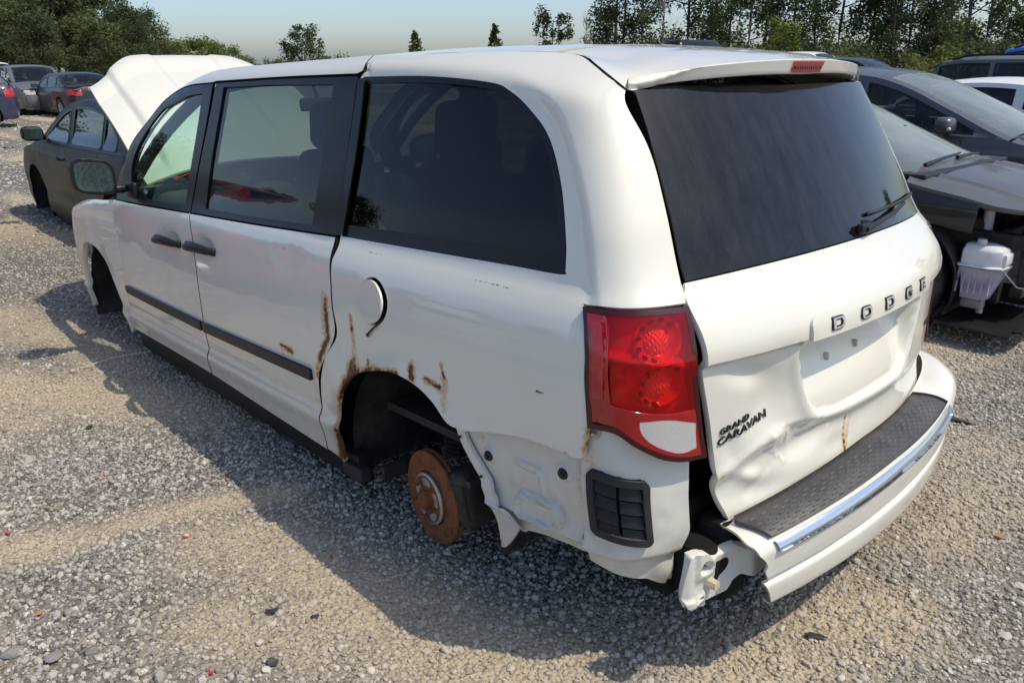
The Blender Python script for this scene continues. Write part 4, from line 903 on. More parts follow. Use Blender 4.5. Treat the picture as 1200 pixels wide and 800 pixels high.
        for v in r['verts']:
            ff=lambda t:math.copysign(abs(t)**.65,t);v.co=Vector((xm+max(-.05,ff(v.co.x)*.085),s*(ym+ff(v.co.y)*.105),zm+ff(v.co.z)*.075))
        add_tube(bm,[(xm,s*(ym-.09),zm-.03),(xm+.01,s*(c.hw-.06),zm-.06)],.022,6)
        if s in c.nomirror: bm.free();continue
        mo=bm_ob('door_mirror',bm,body,root,auto=60)
        bm=bmesh.new();add_box(bm,(xm-.052,s*ym,zm),(.006,.17,.11),bev=.002);bm_ob('mirror_glass',bm,M['mirror'],mo)
        if detail<.06:
            bm=bmesh.new();add_box(bm,(xm+.055,s*(ym+.065),zm-.022),(.05,.05,.03),bev=.010);bm_ob('turn_signal',bm,M['lens_clear'],mo,True)
    T=lambda nm,mt,x0,x1,v=.8,par=root,**k:panel(nm,mt,par,c.topf,[(x0,-v),(x1,-v),(x1,v),(x0,v)],**{**dict(step=st,rim=.015,gap=.003),**k})
    xb0,xb1,xw0,xw1,xn=c.tops
    if xb0>float(c.xr(1.0))+.12:
        T('trunk_lid',body,float(c.xr(.95))+.03,xb0)
    if xb1>xb0: T('rear_window',gl,xb0,xb1,.70,gap=0,rim=0)
    T('roof',body,xb1,xw0)
    for x0,x1 in ((xb0,xb1),(xw0,xw1)):
        if x1-x0>.1:
            for s in (1,-1): panel('pillar',body,root,c.topf,[(x0,s*.69),(x1,s*.69),(x1,s*.8),(x0,s*.8)][::s],step=st,rim=0,off=.002)
    T('windshield',screen,xw0,xw1,.70,gap=0,rim=0)
    if 'hood' not in skip: T('hood',body,xw1+.02,xn)
    # ends
    zr=float(min(c.ze(float(c.xr(.9))+.1),c.zt(float(c.xr(.9))+.05)))
    fe=lambda u,v,o=0.:c.end(u,v,o,1); re_=lambda u,v,o=0.:c.end(u,v,o,-1)
    hh=c.hw*.80
    if front:
        zf=float(c.ze(xn));panel('front_bumper',body,root,fe,[(-hh,c.lo),(hh,c.lo),(hh,zf-.16),(-hh,zf-.16)],step=st,rim=.02,sgn=1)
        panel('grille',M['black_trim'],root,fe,rrect(-hh*.5,hh*.5,zf-.15,zf+.01,.02),step=st,off=-.02,rim=.02,sgn=1)
        for s in (1,-1):panel('headlight',lamp or M['lens_clear'],root,fe,rrect(min(s*hh*.53,s*hh),max(s*hh*.53,s*hh),zf-.15,zf+.005,.03),step=st,off=-.006,rim=.02,sgn=1)
    zk=c.rz
    panel('rear_bumper',body,root,re_,[(-hh,c.lo+.02),(hh,c.lo+.02),(hh,.52*zk),(-hh,.52*zk)],step=st,rim=.02,sgn=-1)
    panel('tailgate',body,root,re_,[(-hh,.53*zk),(hh,.53*zk),(hh,zk),(-hh,zk)],step=st,off=-.01,rim=.02,sgn=-1)
    for s in (1,-1):
        f=(lambda u,v,o=0.,s=s:c.side(u,v,o)*np.array([1,s,1.]))
        t=panel('tail_lamp',M['bulb_red'],root,re_,rrect(min(s*hh*.62,s*hh*1.0),max(s*hh*.62,s*hh*1.0),.72*zk,.94*zk,.03),step=st,off=.006,rim=.02,sgn=-1)
        panel('tail_lamp_side',M['bulb_red'],t,f,rrect(xe0,xe0+.22,.74*zk,.93*zk,.03),step=st,off=.006,rim=.01,sgn=-s)
    # underside, cabin
    bm=bmesh.new();add_box(bm,((c.axr+c.axf)/2,0,c.lo+.10),(c.axf-c.axr-2*R,c.hw*1.78,.14));add_box(bm,(c.L/2,0,c.lo+.12),(c.L*.86,c.hw*1.2,.12));bm_ob('underbody',bm,M['void'],root)
    for ax in (c.axr,c.axf):
        for s in sides:
            bm=bmesh.new();A=np.linspace(-.45,PI+.45,16);r_=R+.01
            va=[bm.verts.new((ax+r_*math.cos(a),s*(c.hw-.03),c.wr+r_*math.sin(a))) for a in A];vb=[bm.verts.new((ax+r_*math.cos(a),s*(c.hw-.36),c.wr+r_*math.sin(a))) for a in A]
            for i in range(15):bm.faces.new((va[i],va[i+1],vb[i+1],vb[i]))
            bm.faces.new(vb);bm_ob('wheel_liner',bm,M['liner'],root)
    bm=bmesh.new();gx0,gx1=c.gh;gm=(c.gaps[0]+c.gaps[2])/2
    for x in (c.gaps[1]-.10,c.gaps[0]+.05):
        for y in (-.37,.37):
            if x>gx0+.4:
                add_box(bm,(x,y,c.zb(x)-.18),(.14,.46,.66),rot=Matrix.Rotation(-.2,4,'Y'),bev=.05);add_box(bm,(x-.1,y,c.zb(x)+.26),(.08,.24,.17),bev=.04)
    add_box(bm,(c.tops[3]-.15,0,c.zb(1)-.10),(.5,c.hw*1.6,.14),bev=.04)
    add_tube(bm,[(c.tops[3]-.55+.05*math.cos(t),.37+.18*math.sin(t),c.zb(1)+.0+.17*math.cos(t)) for t in np.linspace(0,2*PI,15)],.015,6)
    bm_ob('cabin',bm,M['cabin'],root)
    for i,ax in enumerate((c.axr,c.axf)):
        if not wheels[i]:continue
        for s in sides:
            AXM=Matrix.Translation((ax,s*(c.hw-.11),c.wr))@Matrix.Rotation(-s*PI/2,4,'X')
            bm=bmesh.new();r=c.wr;add_lathe(bm,[(r*.62,.10),(r*.80,.115),(r*.95,.10),(r,.07),(r,-.07),(r*.95,-.10),(r*.62,-.10)],32,AXM);ty=bm_ob('tyre',bm,M['tyre'],root,auto=40)
            bm=bmesh.new();add_lathe(bm,[(.001,.075),(r*.18,.08),(r*.24,.05),(r*.58,.06),(r*.64,.10),(r*.62,-.1)],24,AXM);bm_ob('rim',bm,M['rim'],ty,auto=40)
    if rails:
        for s in (1,-1):
            bm=bmesh.new();x0,x1=xb1+.15,xw0-.2
            add_tube(bm,[Vector(c.topf(np.array(x),np.array(s*.68)))+Vector((0,0,h_)) for x,h_ in zip(np.linspace(x0,x1,9),(0,.05,.06,.06,.06,.06,.06,.05,0))],.02,6);bm_ob('roof_rack_rail',bm,M['black_trim'],root,True)
        for x in np.linspace(x0+.3,x1-.3,2):
            bm=bmesh.new();add_tube(bm,[Vector(c.topf(np.array(x),np.array(v)))+Vector((0,0,.065)) for v in (-.68,.68)],.018,6);bm_ob('roof_rack_bar',bm,M['black_trim'],root,True)
    return root
M['tyre']=simple('tyre_rubber',(.022,.022,.022),.8,var=.3,dust=.4,bump=.3,bscale=90)
M['rim']=simple('alloy_rim',(.45,.45,.46),.35,.8,var=.15)
def cpaint(n,c,dirt=.4,metal=.0,rough=.35,coat=.3):return paint(n,c,dirt,coat=coat,rough=rough,metal=metal,grime=(.30,.27,.22))
C_black=cpaint('dusty_black_paint',(.014,.0145,.016),.12,rough=.3);C_gray=cpaint('dark_gray_paint',(.085,.087,.092),.3,.3);C_char=cpaint('charcoal_paint',(.085,.088,.09),.3,.2,rough=.5)
C_dark=cpaint('dark_brown_gray_paint',(.006,.0055,.005),.08,.0,coat=.0)
C_dark.node_tree.nodes['Principled BSDF'].inputs['Specular IOR Level'].default_value=.25;C_blue=cpaint('navy_paint',(.02,.022,.07),.3);C_silver=cpaint('silver_paint',(.16,.17,.17),.3,.3);C_wh=cpaint('plain_white_paint',(.75,.75,.74),.2);C_azure=cpaint('bright_blue_paint',(.02,.13,.62),.15);C_red=cpaint('red_paint',(.36,.012,.015),.15)
def sedan(**k):
    d=dict(L=4.6,hw=.89,b0=.99,b1=.90,wr=.32,axr=.98,axf=3.68,gaps=(1.32,2.30,3.28),gh=(.55,3.62),win=((.92,1.28),(1.33,2.24),(2.36,3.30)),mx=3.12,tops=(.62,1.30,2.55,3.55,4.42),rz=1.0,
      top=[(.05,.98),(.12,1.04),(.62,1.08),(.95,1.26),(1.30,1.41),(1.9,1.46),(2.3,1.44),(2.60,1.38),(3.0,1.21),(3.45,1.02),(3.58,.98),(4.0,.91),(4.40,.80),(4.55,.70)],
      rear=[(.2,.10),(.5,.0),(.75,.02),(1.0,.10),(1.3,.4)],front=[(.2,4.50),(.45,4.60),(.65,4.56),(.85,4.40),(1.2,4.3)]);d.update(k);return Car(**d)
def hatch(**k):
    d=dict(L=4.3,hw=.89,b0=1.06,b1=.98,wr=.33,axr=.80,axf=3.44,gaps=(1.10,2.05,3.05),gh=(.16,3.52),win=((.42,1.04),(1.10,1.99),(2.10,3.12)),mx=2.92,tops=(.16,.50,2.25,3.42,4.15),rz=1.12,tum=.27,
      top=[(.06,1.10),(.14,1.16),(.30,1.36),(.50,1.53),(1.0,1.585),(1.7,1.59),(2.1,1.56),(2.35,1.50),(2.9,1.27),(3.35,1.07),(3.48,1.03),(3.8,.98),(4.12,.86),(4.28,.72)],
      rear=[(.2,.08),(.5,.0),(.9,.03),(1.15,.08),(1.5,.35)],front=[(.2,4.22),(.45,4.30),(.7,4.27),(.95,4.1),(1.3,4.0)]);d.update(k);return Car(**d)
def suv(H=1.72,**k):
    d=dict(L=4.7,hw=.92,b0=1.12,b1=1.06,wr=.36,axr=.92,axf=3.72,gaps=(1.26,2.24,3.24),gh=(.14,3.62),win=((.40,1.18),(1.26,2.18),(2.30,3.26)),mx=3.06,tops=(.14,.40,2.55,3.50,4.55),rz=1.2,tum=.22,
      top=[(.06,1.16),(.14,1.24),(.26,H-.22),(.42,H-.05),(1.0,H),(1.9,H),(2.4,H-.03),(2.62,H-.10),(3.1,1.36),(3.45,1.16),(3.58,1.12),(4.1,1.07),(4.5,.95),(4.66,.8)],
      rear=[(.2,.08),(.5,.0),(.9,.02),(1.2,.06),(1.7,.3)],front=[(.25,4.62),(.5,4.70),(.8,4.66),(1.0,4.55),(1.4,4.4)]);d.update(k);return Car(**d)
# black car beside the van, nose stripped: its bumper and lamps are gone
kb=sedan(L=4.6,b0=1.02,b1=.93,axf=3.58,wr=.325,gh=(.55,3.62),lo=.17)
kb.fx=4.02;kb.nomirror=(1,-1)
black=build_car(kb,'stripped_car','black car with front bumper torn off and white washer tank exposed beside the white minivan','car',C_black,(4.68,-3.62),PI,detail=.035,skip=('fender','hood'),front=False,screen=M['sky_sheen_glass'])
def bx(p):return Vector(p)
bhood=panel('hood',C_char,black,lambda u,v,o=0.:kb.topf(u,v,o)+np.stack([0*u,0*u,.018*np.exp(-((np.abs(v)-.46-.10*(u-3.6))/.03)**2)*1.+.02*sstep(np.abs(v),.5,.62)*sstep(u,4.25,3.8)-.10*np.clip(u-4.15,0,1)**1.5],-1),cr([(3.60,-.80),(3.9,-.80),(4.15,-.74),(4.33,-.50),(4.40,0),(4.33,.50),(4.15,.74),(3.9,.80),(3.60,.80)],[(3.60,.80),(3.54,.5),(3.52,0),(3.54,-.5),(3.60,-.80)]),step=.03,rim=.03,gap=.002,soft=.6)
bm=bmesh.new();add_box(bm,(3.56,0,.955),(.22,1.5,.03),bev=.01);bm_ob('cowl',bm,M['black_trim'],black)
for a,b,c_ in [[tuple(np.array(kb.topf(np.array(x_),np.array(v_)))+np.array([0,0,.02])) for x_,v_ in L3] for L3 in (((3.545,-.42),(3.525,-.08),(3.50,.26)),((3.55,.08),(3.53,.34),(3.505,.60)))]:
    bm=bmesh.new();add_tube(bm,[a,b,c_],[.014,.010,.007],6);bm_ob('wiper',bm,M['black_trim'],black)
# bay: apron rails, engine, hoses
bm=bmesh.new();add_box(bm,(3.75,0,.50),(.50,1.25,.50),bev=.06);add_box(bm,(3.90,.1,.70),(.30,.7,.16),bev=.05);add_box(bm,(4.12,0,.45),(.05,1.2,.46),bev=.01);bm_ob('engine',bm,M['liner'],black,auto=40)
bm=bmesh.new()
for y in (-.62,.62): add_box(bm,(4.0,y,.62),(.62,.07,.09),bev=.01)
add_box(bm,(4.26,0,.72),(.06,1.30,.06),bev=.01);add_box(bm,(4.24,0,.32),(.07,1.25,.07),bev=.01)
for y in (-.58,.58): add_box(bm,(4.25,y,.5),(.05,.06,.40),bev=.008)
bm_ob('front_frame',bm,M['liner'],black)
hoses=[]
for i in range(9):
    bm=bmesh.new();r0=random.uniform(.010,.024);p=Vector((random.uniform(3.85,4.2),random.uniform(-.75,.1),random.uniform(.45,.72)));pts=[p]
    for k in range(4):p=p+Vector((random.uniform(-.12,.12),random.uniform(.05,.2),random.uniform(-.10,.10)));pts.append(p)
    add_tube(bm,pts,r0,7);bm_ob('hose',bm,M['black_trim'] if i%3 else M['liner'],black,True)
for c_,s_,r_ in (((4.20,-.18,.52),(.02,.22,.035),.3),((4.16,-.30,.66),(.03,.035,.20),-.5),((4.22,.05,.40),(.02,.16,.03),-.4),((4.10,-.05,.72),(.10,.04,.03),.8)):
    bm=bmesh.new();add_box(bm,c_,s_,rot=Matrix.Rotation(r_,4,'X'),bev=.005);bm_ob('bracket',bm,M['steel'],black)
# local right side is y<0: facing -x puts it next to the van
bm=bmesh.new()
v0=[];T0=np.linspace(.15,PI*.62,12)
for a in T0: v0.append((bm.verts.new((kb.axf+.40*math.cos(a),-.86,kb.wr+.40*math.sin(a))),bm.verts.new((kb.axf+.40*math.cos(a),-.50,kb.wr+.40*math.sin(a)))))
for (a,b),(c_,d_) in zip(v0,v0[1:]):bm.faces.new((a,c_,d_,b))
bm_ob('fender_liner',bm,M['liner'],black,True)
bm=bmesh.new();add_box(bm,(4.12,-.55,.125),(.42,.72,.014),rot=Matrix.Rotation(.05,4,'Y'),bev=.004);add_box(bm,(4.34,-.35,.13),(.06,.9,.012),bev=.004);bm_ob('undertray',bm,M['black_trim'],black)
M['tank']=simple('milky_plastic',(.72,.72,.74),.4,var=.06,scale=6)
M['tank_low']=simple('lilac_plastic',(.40,.40,.52),.4,var=.1,scale=7)
TX,TY=4.07,-.72
def tank_sec(z,k):
    t=[(-.115,-.06),(-.10,-.09),(.06,-.10),(.115,-.07),(.125,.05),(.09,.10),(-.08,.10),(-.115,.05)]
    return [(TX+a*k[0]+k[2],TY+b*k[1]+k[3],z) for a,b in t]
bm=bmesh.new();secs=[(.275,(.62,.6,-.02,0)),(.30,(.66,.66,-.015,0)),(.42,(.88,.92,0,0)),(.455,(1.0,1.0,.0,0)),(.47,(1.06,1.08,0,0))]
def loft(bm,secs):
    rings=[[bm.verts.new(p) for p in tank_sec(z,k)] for z,k in secs];n=8
    for a,b in zip(rings,rings[1:]):
        for i in range(n):bm.faces.new((a[i],a[(i+1)%n],b[(i+1)%n],b[i]))
    bm.faces.new(rings[0][::-1]);bm.faces.new(rings[-1])
loft(bm,secs)
for k in range(6):
    x=TX-.10+.035*k;add_box(bm,(x,TY-.088,.385),(.008,.016,.14),rot=Matrix.Rotation(-.12,4,'X'))
bm_ob('washer_tank',bm,M['tank_low'],black,auto=35)
wt=bpy.data.objects[[o.name for o in bpy.data.objects if o.name.startswith('washer_tank')][-1]]
bm=bmesh.new();loft(bm,[(.476,(1.10,1.14,0,0)),(.484,(1.10,1.14,0,0)),(.49,(.98,.98,0,0)),(.57,(.96,.96,.0,0)),(.585,(.90,.88,0,0)),(.60,(.70,.72,-.02,0)),(.605,(.55,.6,-.03,0))])
add_box(bm,(TX+.10,TY,.53),(.07,.12,.07),bev=.01);add_cyl(bm,(TX-.03,TY,.60),(TX-.03,TY,.63),.03,.026,12)
bm_ob('tank_top',bm,M['tank'],wt,auto=35)
bm=bmesh.new();add_box(bm,(TX-.02,TY,.24),(.12,.08,.06),bev=.012);add_cyl(bm,(TX+.03,TY-.02,.19),(TX+.03,TY-.02,.25),.018);add_tube(bm,[(TX+.12,TY-.03,.46),(TX+.20,TY-.02,.38),(TX+.27,TY,.37),(TX+.30,TY+.03,.44)],.005,6);bm_ob('tank_pump',bm,simple('dusty_clear_plastic',(.25,.25,.26),.4),wt,auto=40)
bm=bmesh.new();add_cyl(bm,(4.00,-.55,.56),(4.00,-.55,.78),.035,.030,14);nk=bm_ob('filler_neck',bm,M['tank'],black,auto=40)
bm=bmesh.new();add_cyl(bm,(4.00,-.55,.775),(4.00,-.55,.80),.042,.042,14);bm_ob('filler_cap',bm,simple('yellow_cap',(.42,.26,.05),.5),nk,auto=40)
# dark gray hatchback behind it, and the row beyond
build_car(hatch(),'gray_hatchback','dark gray hatchback with door mirror and clear windshield parked behind the black stripped car','car',C_gray,(4.78,-6.38),PI,detail=.05,screen=M['sky_sheen_glass'],group=None)
build_car(sedan(b0=1.0,b1=.93),'white_sedan','white sedan half hidden behind the dark gray hatchback at the right edge','car',C_wh,(4.5,-9.3),PI,detail=.09)
build_car(suv(1.74),'dark_suv','dark gray sport utility with black roof rails beyond the white sedan','car',C_char,(5.0,-13.2),PI,detail=.10,rails=True)
build_car(suv(1.97,b0=1.25,b1=1.2),'blue_van','bright blue tall vehicle with roof rack at the far right','van',C_azure,(5.2,-16.8),PI,detail=.12,rails=True)
build_car(suv(1.80),'black_suv','black roof of a parked sport utility seen past the spoiler corner of the minivan','car',C_black,(11.6,-19.8),PI,detail=.14)
build_car(suv(2.06,b0=1.3,b1=1.25),'cargo_van','pale cargo van roof just visible over the minivan spoiler, right of the red brake light','van',C_wh,(16.4,-26.5),PI,detail=.16)
# row in front of and left of the van
kl=sedan(b0=1.0,b1=.94,axf=3.62,lo=.18)
build_car(kl,'dark_sedan','dusty dark gray sedan without front wheels right behind the raised white hood','car',C_dark,(5.62,-.72),0,detail=.05,wheels=(1,0),zoff=-.09)
build_car(hatch(L=4.3),'navy_hatchback','navy blue hatchback cut off by the left edge','car',C_blue,(26.4,-3.4),math.radians(76),detail=.09)
build_car(suv(1.70),'silver_crossover','silver crossover with its windshield toward the yard, parked left of a black sedan','car',C_silver,(36.2,-5.6),math.radians(178),detail=.10)
build_car(sedan(),'black_sedan','shiny black sedan with red tail lamp right in front of the tree line','car',C_black,(28.5,-6.15),math.radians(3),detail=.09)
build_car(suv(1.9,b0=1.2,b1=1.15),'white_truck','white vehicle far off behind the navy hatchback','van',C_wh,(52,-8.5),math.radians(120),detail=.16)
build_car(sedan(),'red_sedan','small red car roof peeking in at the far left edge','car',C_red,(40,-4.2),math.radians(100),detail=.14)
# parked outside the picture on the left: the van's windows mirror it
build_car(sedan(),'crimson_sedan','crimson sedan mirrored in the minivan sliding door window','car',C_red,(4.5,3.05),0,detail=.10)
build_car(suv(1.5,b0=1.0,b1=.96),'pale_wagon','pale wagon standing behind the crimson sedan','car',C_wh,(8.2,7.6),math.radians(20),detail=.14)
# ---------------------------------------------------------------- ground
TAN=[((3.9,1.75),(2.75,.80),.30,1.),((2.15,2.1),(1.80,1.05),.09,.9),((1.55,1.36),(.35,1.10),.26,.9),((.03,.75),(-.12,.10),.22,.8),((-.05,-.45),(-.22,-1.3),.22,.6),((5.4,1.35),(3.7,1.0),.25,.7),((8.9,.8),(7.0,-.6),.5,.6),((1.25,1.65),(.9,1.45),.18,.6),((.45,.75),(.05,.45),.15,.6),((-.9,-.6),(-.3,-2.2),.3,.5)]
def dirt(x,y):
    r=np.zeros(np.shape(x))
    wx=x+.18*(fbm(x*2.1,y*2.1,61,2)-.5);wy=y+.18*(fbm(x*2.1,y*2.1,67,2)-.5)
    for a,b,w,k in TAN:r=np.maximum(r,k*np.exp(-(pdist(wx,wy,[a,b],False)/w)**2))
    n=fbm(x*.55,y*.8,71,3);r=np.maximum(r,sstep(n,.50,.68)*.75*sstep(np.hypot(x-1,y-1),3.,6.)+sstep(n,.56,.7)*.5)
    return np.clip(r*(.65+.7*fbm(x*5,y*5,73,3)),0,1)
def gh(x,y):
    near=sstep(np.hypot(x-2,y),26,8)
    return near*(.030*(fbm(x*.9,y*1.3,81,3)-.5)+.020*(fbm(x*4,y*4,83,2)-.5)-.012*dirt(x,y))
def axis(c,half,step,far):
    a=np.arange(0,half,step);b=[half]
    while b[-1]<far:b.append(b[-1]*1.13+.05)
    p=np.concatenate([a,b]);return np.concatenate([c-p[::-1][:-1],c+p])
gx,gy=axis(2.5,7.5,.05,1500),axis(0,4.0,.05,1500)
GX,GY=np.meshgrid(gx,gy,indexing='ij');GZ=gh(GX,GY);n_,m_=GX.shape
idx=np.arange(n_*m_).reshape(n_,m_)
q=np.stack([idx[:-1,:-1],idx[1:,:-1],idx[1:,1:],idx[:-1,1:]],-1).reshape(-1,4)
me=bpy.data.meshes.new('ground');V=np.stack([GX,GY,GZ],-1).reshape(-1,3)
me.vertices.add(len(V));me.vertices.foreach_set('co',V.ravel().astype(np.float32))
me.loops.add(q.size);me.loops.foreach_set('vertex_index',q.ravel().astype(np.int32));me.polygons.add(len(q));me.polygons.foreach_set('loop_start',np.arange(0,q.size,4,dtype=np.int32))
me.update();me.validate();me.polygons.foreach_set('use_smooth',[True]*len(me.polygons))
a=me.attributes.new('dirt','FLOAT','POINT');a.data.foreach_set('value',dirt(GX,GY).ravel().astype(np.float32))
ground=link(bpy.data.objects.new('ground',me));ground['kind']='structure'
s=NT('gravel_ground');d=s.node('ShaderNodeAttribute',attribute_name='dirt').outputs['Fac']
vo=s.node('ShaderNodeTexVoronoi');vo.inputs['Scale'].default_value=62;s.l(s.coord(),vo.inputs['Vector'])
vo2=s.node('ShaderNodeTexVoronoi');vo2.inputs['Scale'].default_value=24;s.l(s.coord(),vo2.inputs['Vector'])
sep=s.node('ShaderNodeSeparateColor');s.l(vo.outputs['Color'],sep.inputs[0])
sep2=s.node('ShaderNodeSeparateColor');s.l(vo2.outputs['Color'],sep2.inputs[0])
st=s.mix(sep.outputs[0],(.06,.057,.052),(.30,.285,.26));st=s.mix(s.math('MULTIPLY',sep2.outputs[1],.5),st,s.mix(sep2.outputs[0],(.09,.086,.08),(.34,.32,.285)))  # sheet darkened so gaps between the loose stones read as shade
tn=s.mix(s.noise(30,5,.7),(.42,.35,.24),(.63,.54,.39))
c=s.mix(s.math('MULTIPLY',s.math('MINIMUM',s.math('MULTIPLY',d,1.3),1.),s.ramp(s.noise(45,5,.7),.12,.5)),st,tn)
c=s.mix(s.math('MULTIPLY',s.ramp(s.noise(.35,5,.6),.45,.7),.35),c,(.42,.37,.30))
s.set(Base_Color=c,Roughness=.95);s.b.inputs['Specular IOR Level'].default_value=.15
h=s.math('ADD',s.math('MULTIPLY',vo.outputs['Distance'],-.7),s.math('ADD',s.math('MULTIPLY',vo2.outputs['Distance'],-.8),s.math('MULTIPLY',s.noise(140,4),.35)))
bmp=s.bump(h,.85,.022);ground.data.materials.append(s.m)
# loose stones: instanced pieces scattered on the sheet
rocks=bpy.data.collections.new('rock_shapes')
s=NT('stone');oi=s.node('ShaderNodeObjectInfo').outputs['Random']
d=s.node('ShaderNodeAttribute',attribute_name='dirt',attribute_type='INSTANCER').outputs['Fac']
r=s.node('ShaderNodeValToRGB');s.l(oi,r.inputs[0]);e=r.color_ramp.elements
for i,(p,col) in enumerate(((0,(.10,.097,.09)),(.25,(.25,.235,.21)),(.5,(.43,.405,.36)),(.72,(.55,.51,.43)),(.9,(.37,.36,.345)),(1.,(.76,.73,.65)))):
    if i<2:el=e[i];el.position=p
    else:el=e.new(p)
    el.color=(*col,1)
c=s.mix(s.math('MULTIPLY',d,.72),r.outputs[0],s.mix(s.noise(6,4),(.42,.355,.25),(.66,.57,.42)))
c=s.mix(s.math('MULTIPLY',s.noise(3.5,5,.7),.5),c,(.34,.31,.27))
s.set(Base_Color=c,Roughness=.9);s.b.inputs['Specular IOR Level'].default_value=.2
M['stone']=s.m
rr_=random.Random(5)
for k in range(7):
    bm=bmesh.new();bmesh.ops.create_icosphere(bm,subdivisions=2 if k<3 else 1,radius=.5)
    sx,sy,sz=rr_.uniform(.9,1.3),rr_.uniform(.65,.95),rr_.uniform(.45,.75)
    cuts=[(Vector((rr_.gauss(0,1),rr_.gauss(0,1),rr_.gauss(0,.8))).normalized(),rr_.uniform(.27,.40)) for _ in range(7)]
    for v in bm.verts:
        for n,dd in cuts:
            t=v.co.dot(n)-dd
            if t>0:v.co-=n*t*.95
        v.co=Vector((v.co.x*sx,v.co.y*sy,v.co.z*sz))
    me=bpy.data.meshes.new('rock');bm.to_mesh(me);bm.free();me.materials.append(M['stone'])
    rocks.objects.link(bpy.data.objects.new('rock',me))
camxy=np.array([-.884,2.304])
def scatter(n,r0,r1,a0,a1,pw):
    t=rng.random(n);r=r0*(r1/r0)**(t**pw);a=np.radians(a0+(a1-a0)*rng.random(n));return camxy[0]+r*np.cos(a),camxy[1]+r*np.sin(a),r
PX,PY,PS=[],[],[]
def zone(n,r0,r1,s0,s1,a0=-92,a1=4):
    # even over the ground area between two distances
    r=np.sqrt(r0*r0+(r1*r1-r0*r0)*rng.random(n));a=np.radians(a0+(a1-a0)*rng.random(n));x=camxy[0]+r*np.cos(a);y=camxy[1]+r*np.sin(a)
    dd=dirt(x,y);k=rng.random(n)>dd*.50;x,y,dd=x[k],y[k],dd[k]
    PX.append(x);PY.append(y);PS.append(s0*(s1/s0)**(rng.random(len(x))**1.8))
zone(95000,1.2,4.4,.008,.024);zone(14000,1.2,5.0,.017,.034);zone(95000,4.4,9.,.011,.030);zone(45000,9.,20.,.025,.065);zone(22000,20,45.,.05,.12)
zone(160,1.3,9.,.032,.055)
PX=np.concatenate(PX);PY=np.concatenate(PY);PS=np.concatenate(PS);PZ=gh(PX,PY)+PS*.10
me=bpy.data.meshes.new('gravel');me.vertices.add(len(PX));me.vertices.foreach_set('co',np.stack([PX,PY,PZ],-1).ravel().astype(np.float32))
for nm,ar in (('size',PS),('dirt',dirt(PX,PY))):
    a=me.attributes.new(nm,'FLOAT','POINT');a.data.foreach_set('value',ar.astype(np.float32))
a=me.attributes.new('rot','FLOAT_VECTOR','POINT');a.data.foreach_set('vector',np.stack([rng.normal(0,.35,len(PX)),rng.normal(0,.35,len(PX)),rng.random(len(PX))*6.28],-1).ravel().astype(np.float32))
a=me.attributes.new('pick','INT','POINT');a.data.foreach_set('value',rng.integers(0,7,len(PX)).astype(np.int32))
gravel=link(bpy.data.objects.new('gravel',me));tag(gravel,'loose grey crushed stone strewn over the yard','gravel',kind='stuff')
ng=bpy.data.node_groups.new('strew','GeometryNodeTree');ng.interface.new_socket('Geometry',in_out='INPUT',socket_type='NodeSocketGeometry');ng.interface.new_socket('Geometry',in_out='OUTPUT',socket_type='NodeSocketGeometry')
N_=ng.nodes.new;gi=N_('NodeGroupInput');go=N_('NodeGroupOutput');iop=N_('GeometryNodeInstanceOnPoints');ci=N_('GeometryNodeCollectionInfo');ci.inputs['Collection'].default_value=rocks;ci.inputs['Separate Children'].default_value=True;ci.inputs['Reset Children'].default_value=True
m2p=N_('GeometryNodeMeshToPoints')
def na(name,t):
    n=N_('GeometryNodeInputNamedAttribute');n.data_type=t;n.inputs['Name'].default_value=name;return n.outputs['Attribute']
K=ng.links.new;K(gi.outputs[0],m2p.inputs[0]);K(m2p.outputs[0],iop.inputs['Points']);K(ci.outputs[0],iop.inputs['Instance']);iop.inputs['Pick Instance'].default_value=True
K(na('pick','INT'),iop.inputs['Instance Index']);K(na('size','FLOAT'),iop.inputs['Scale'])
e2r=N_('FunctionNodeEulerToRotation');K(na('rot','FLOAT_VECTOR'),e2r.inputs[0]);K(e2r.outputs[0],iop.inputs['Rotation'])
K(iop.outputs[0],go.inputs[0]);gm=gravel.modifiers.new('strew','NODES');gm.node_group=ng
# ---------------------------------------------------------------- litter lying on the stones
def shard(name,label,cat,x,y,size,mat,seed,flat=.25,group=None,elong=1.6):
    r_=random.Random(seed);n=r_.randint(5,7);bm=bmesh.new();top=[];bot=[]
    for k in range(n):
        a=2*PI*k/n+r_.uniform(-.3,.3);rr=size*r_.uniform(.55,1.)
        p=Vector((rr*math.cos(a)*elong,rr*math.sin(a),size*r_.uniform(.0,.25)));top.append(bm.verts.new(p+Vector((0,0,size*flat))));bot.append(bm.verts.new(p*1.04))
    bm.faces.new(top);bm.faces.new(bot[::-1])
    for k in range(n):bm.faces.new((bot[k],bot[(k+1)%n],top[(k+1)%n],top[k]))
    o=bm_ob(name,bm,mat);z=float(gh(np.array(x),np.array(y)));o.location=(x,y,z+.008);o.rotation_euler=(r_.uniform(-.25,.25),r_.uniform(-.25,.25),r_.uniform(0,6.28))
    return tag(o,label,cat,group)
M['red_bit']=simple('red_lens_shard',(.62,.02,.03),.2,coat=1.);M['orange_bit']=simple('orange_shard',(.50,.22,.12),.35);M['plastic_bit']=simple('black_plastic_shard',(.035,.036,.04),.4,dust=.4);M['pale_stone']=simple('pale_stone',(.50,.47,.42),.9,var=.25,scale=30,bump=.5,bscale=60);M['wood']=simple('splinter_wood',(.45,.34,.18),.8);M['gray_stone']=simple('gray_stone',(.27,.26,.245),.9,var=.3,scale=25,bump=.5,bscale=50)
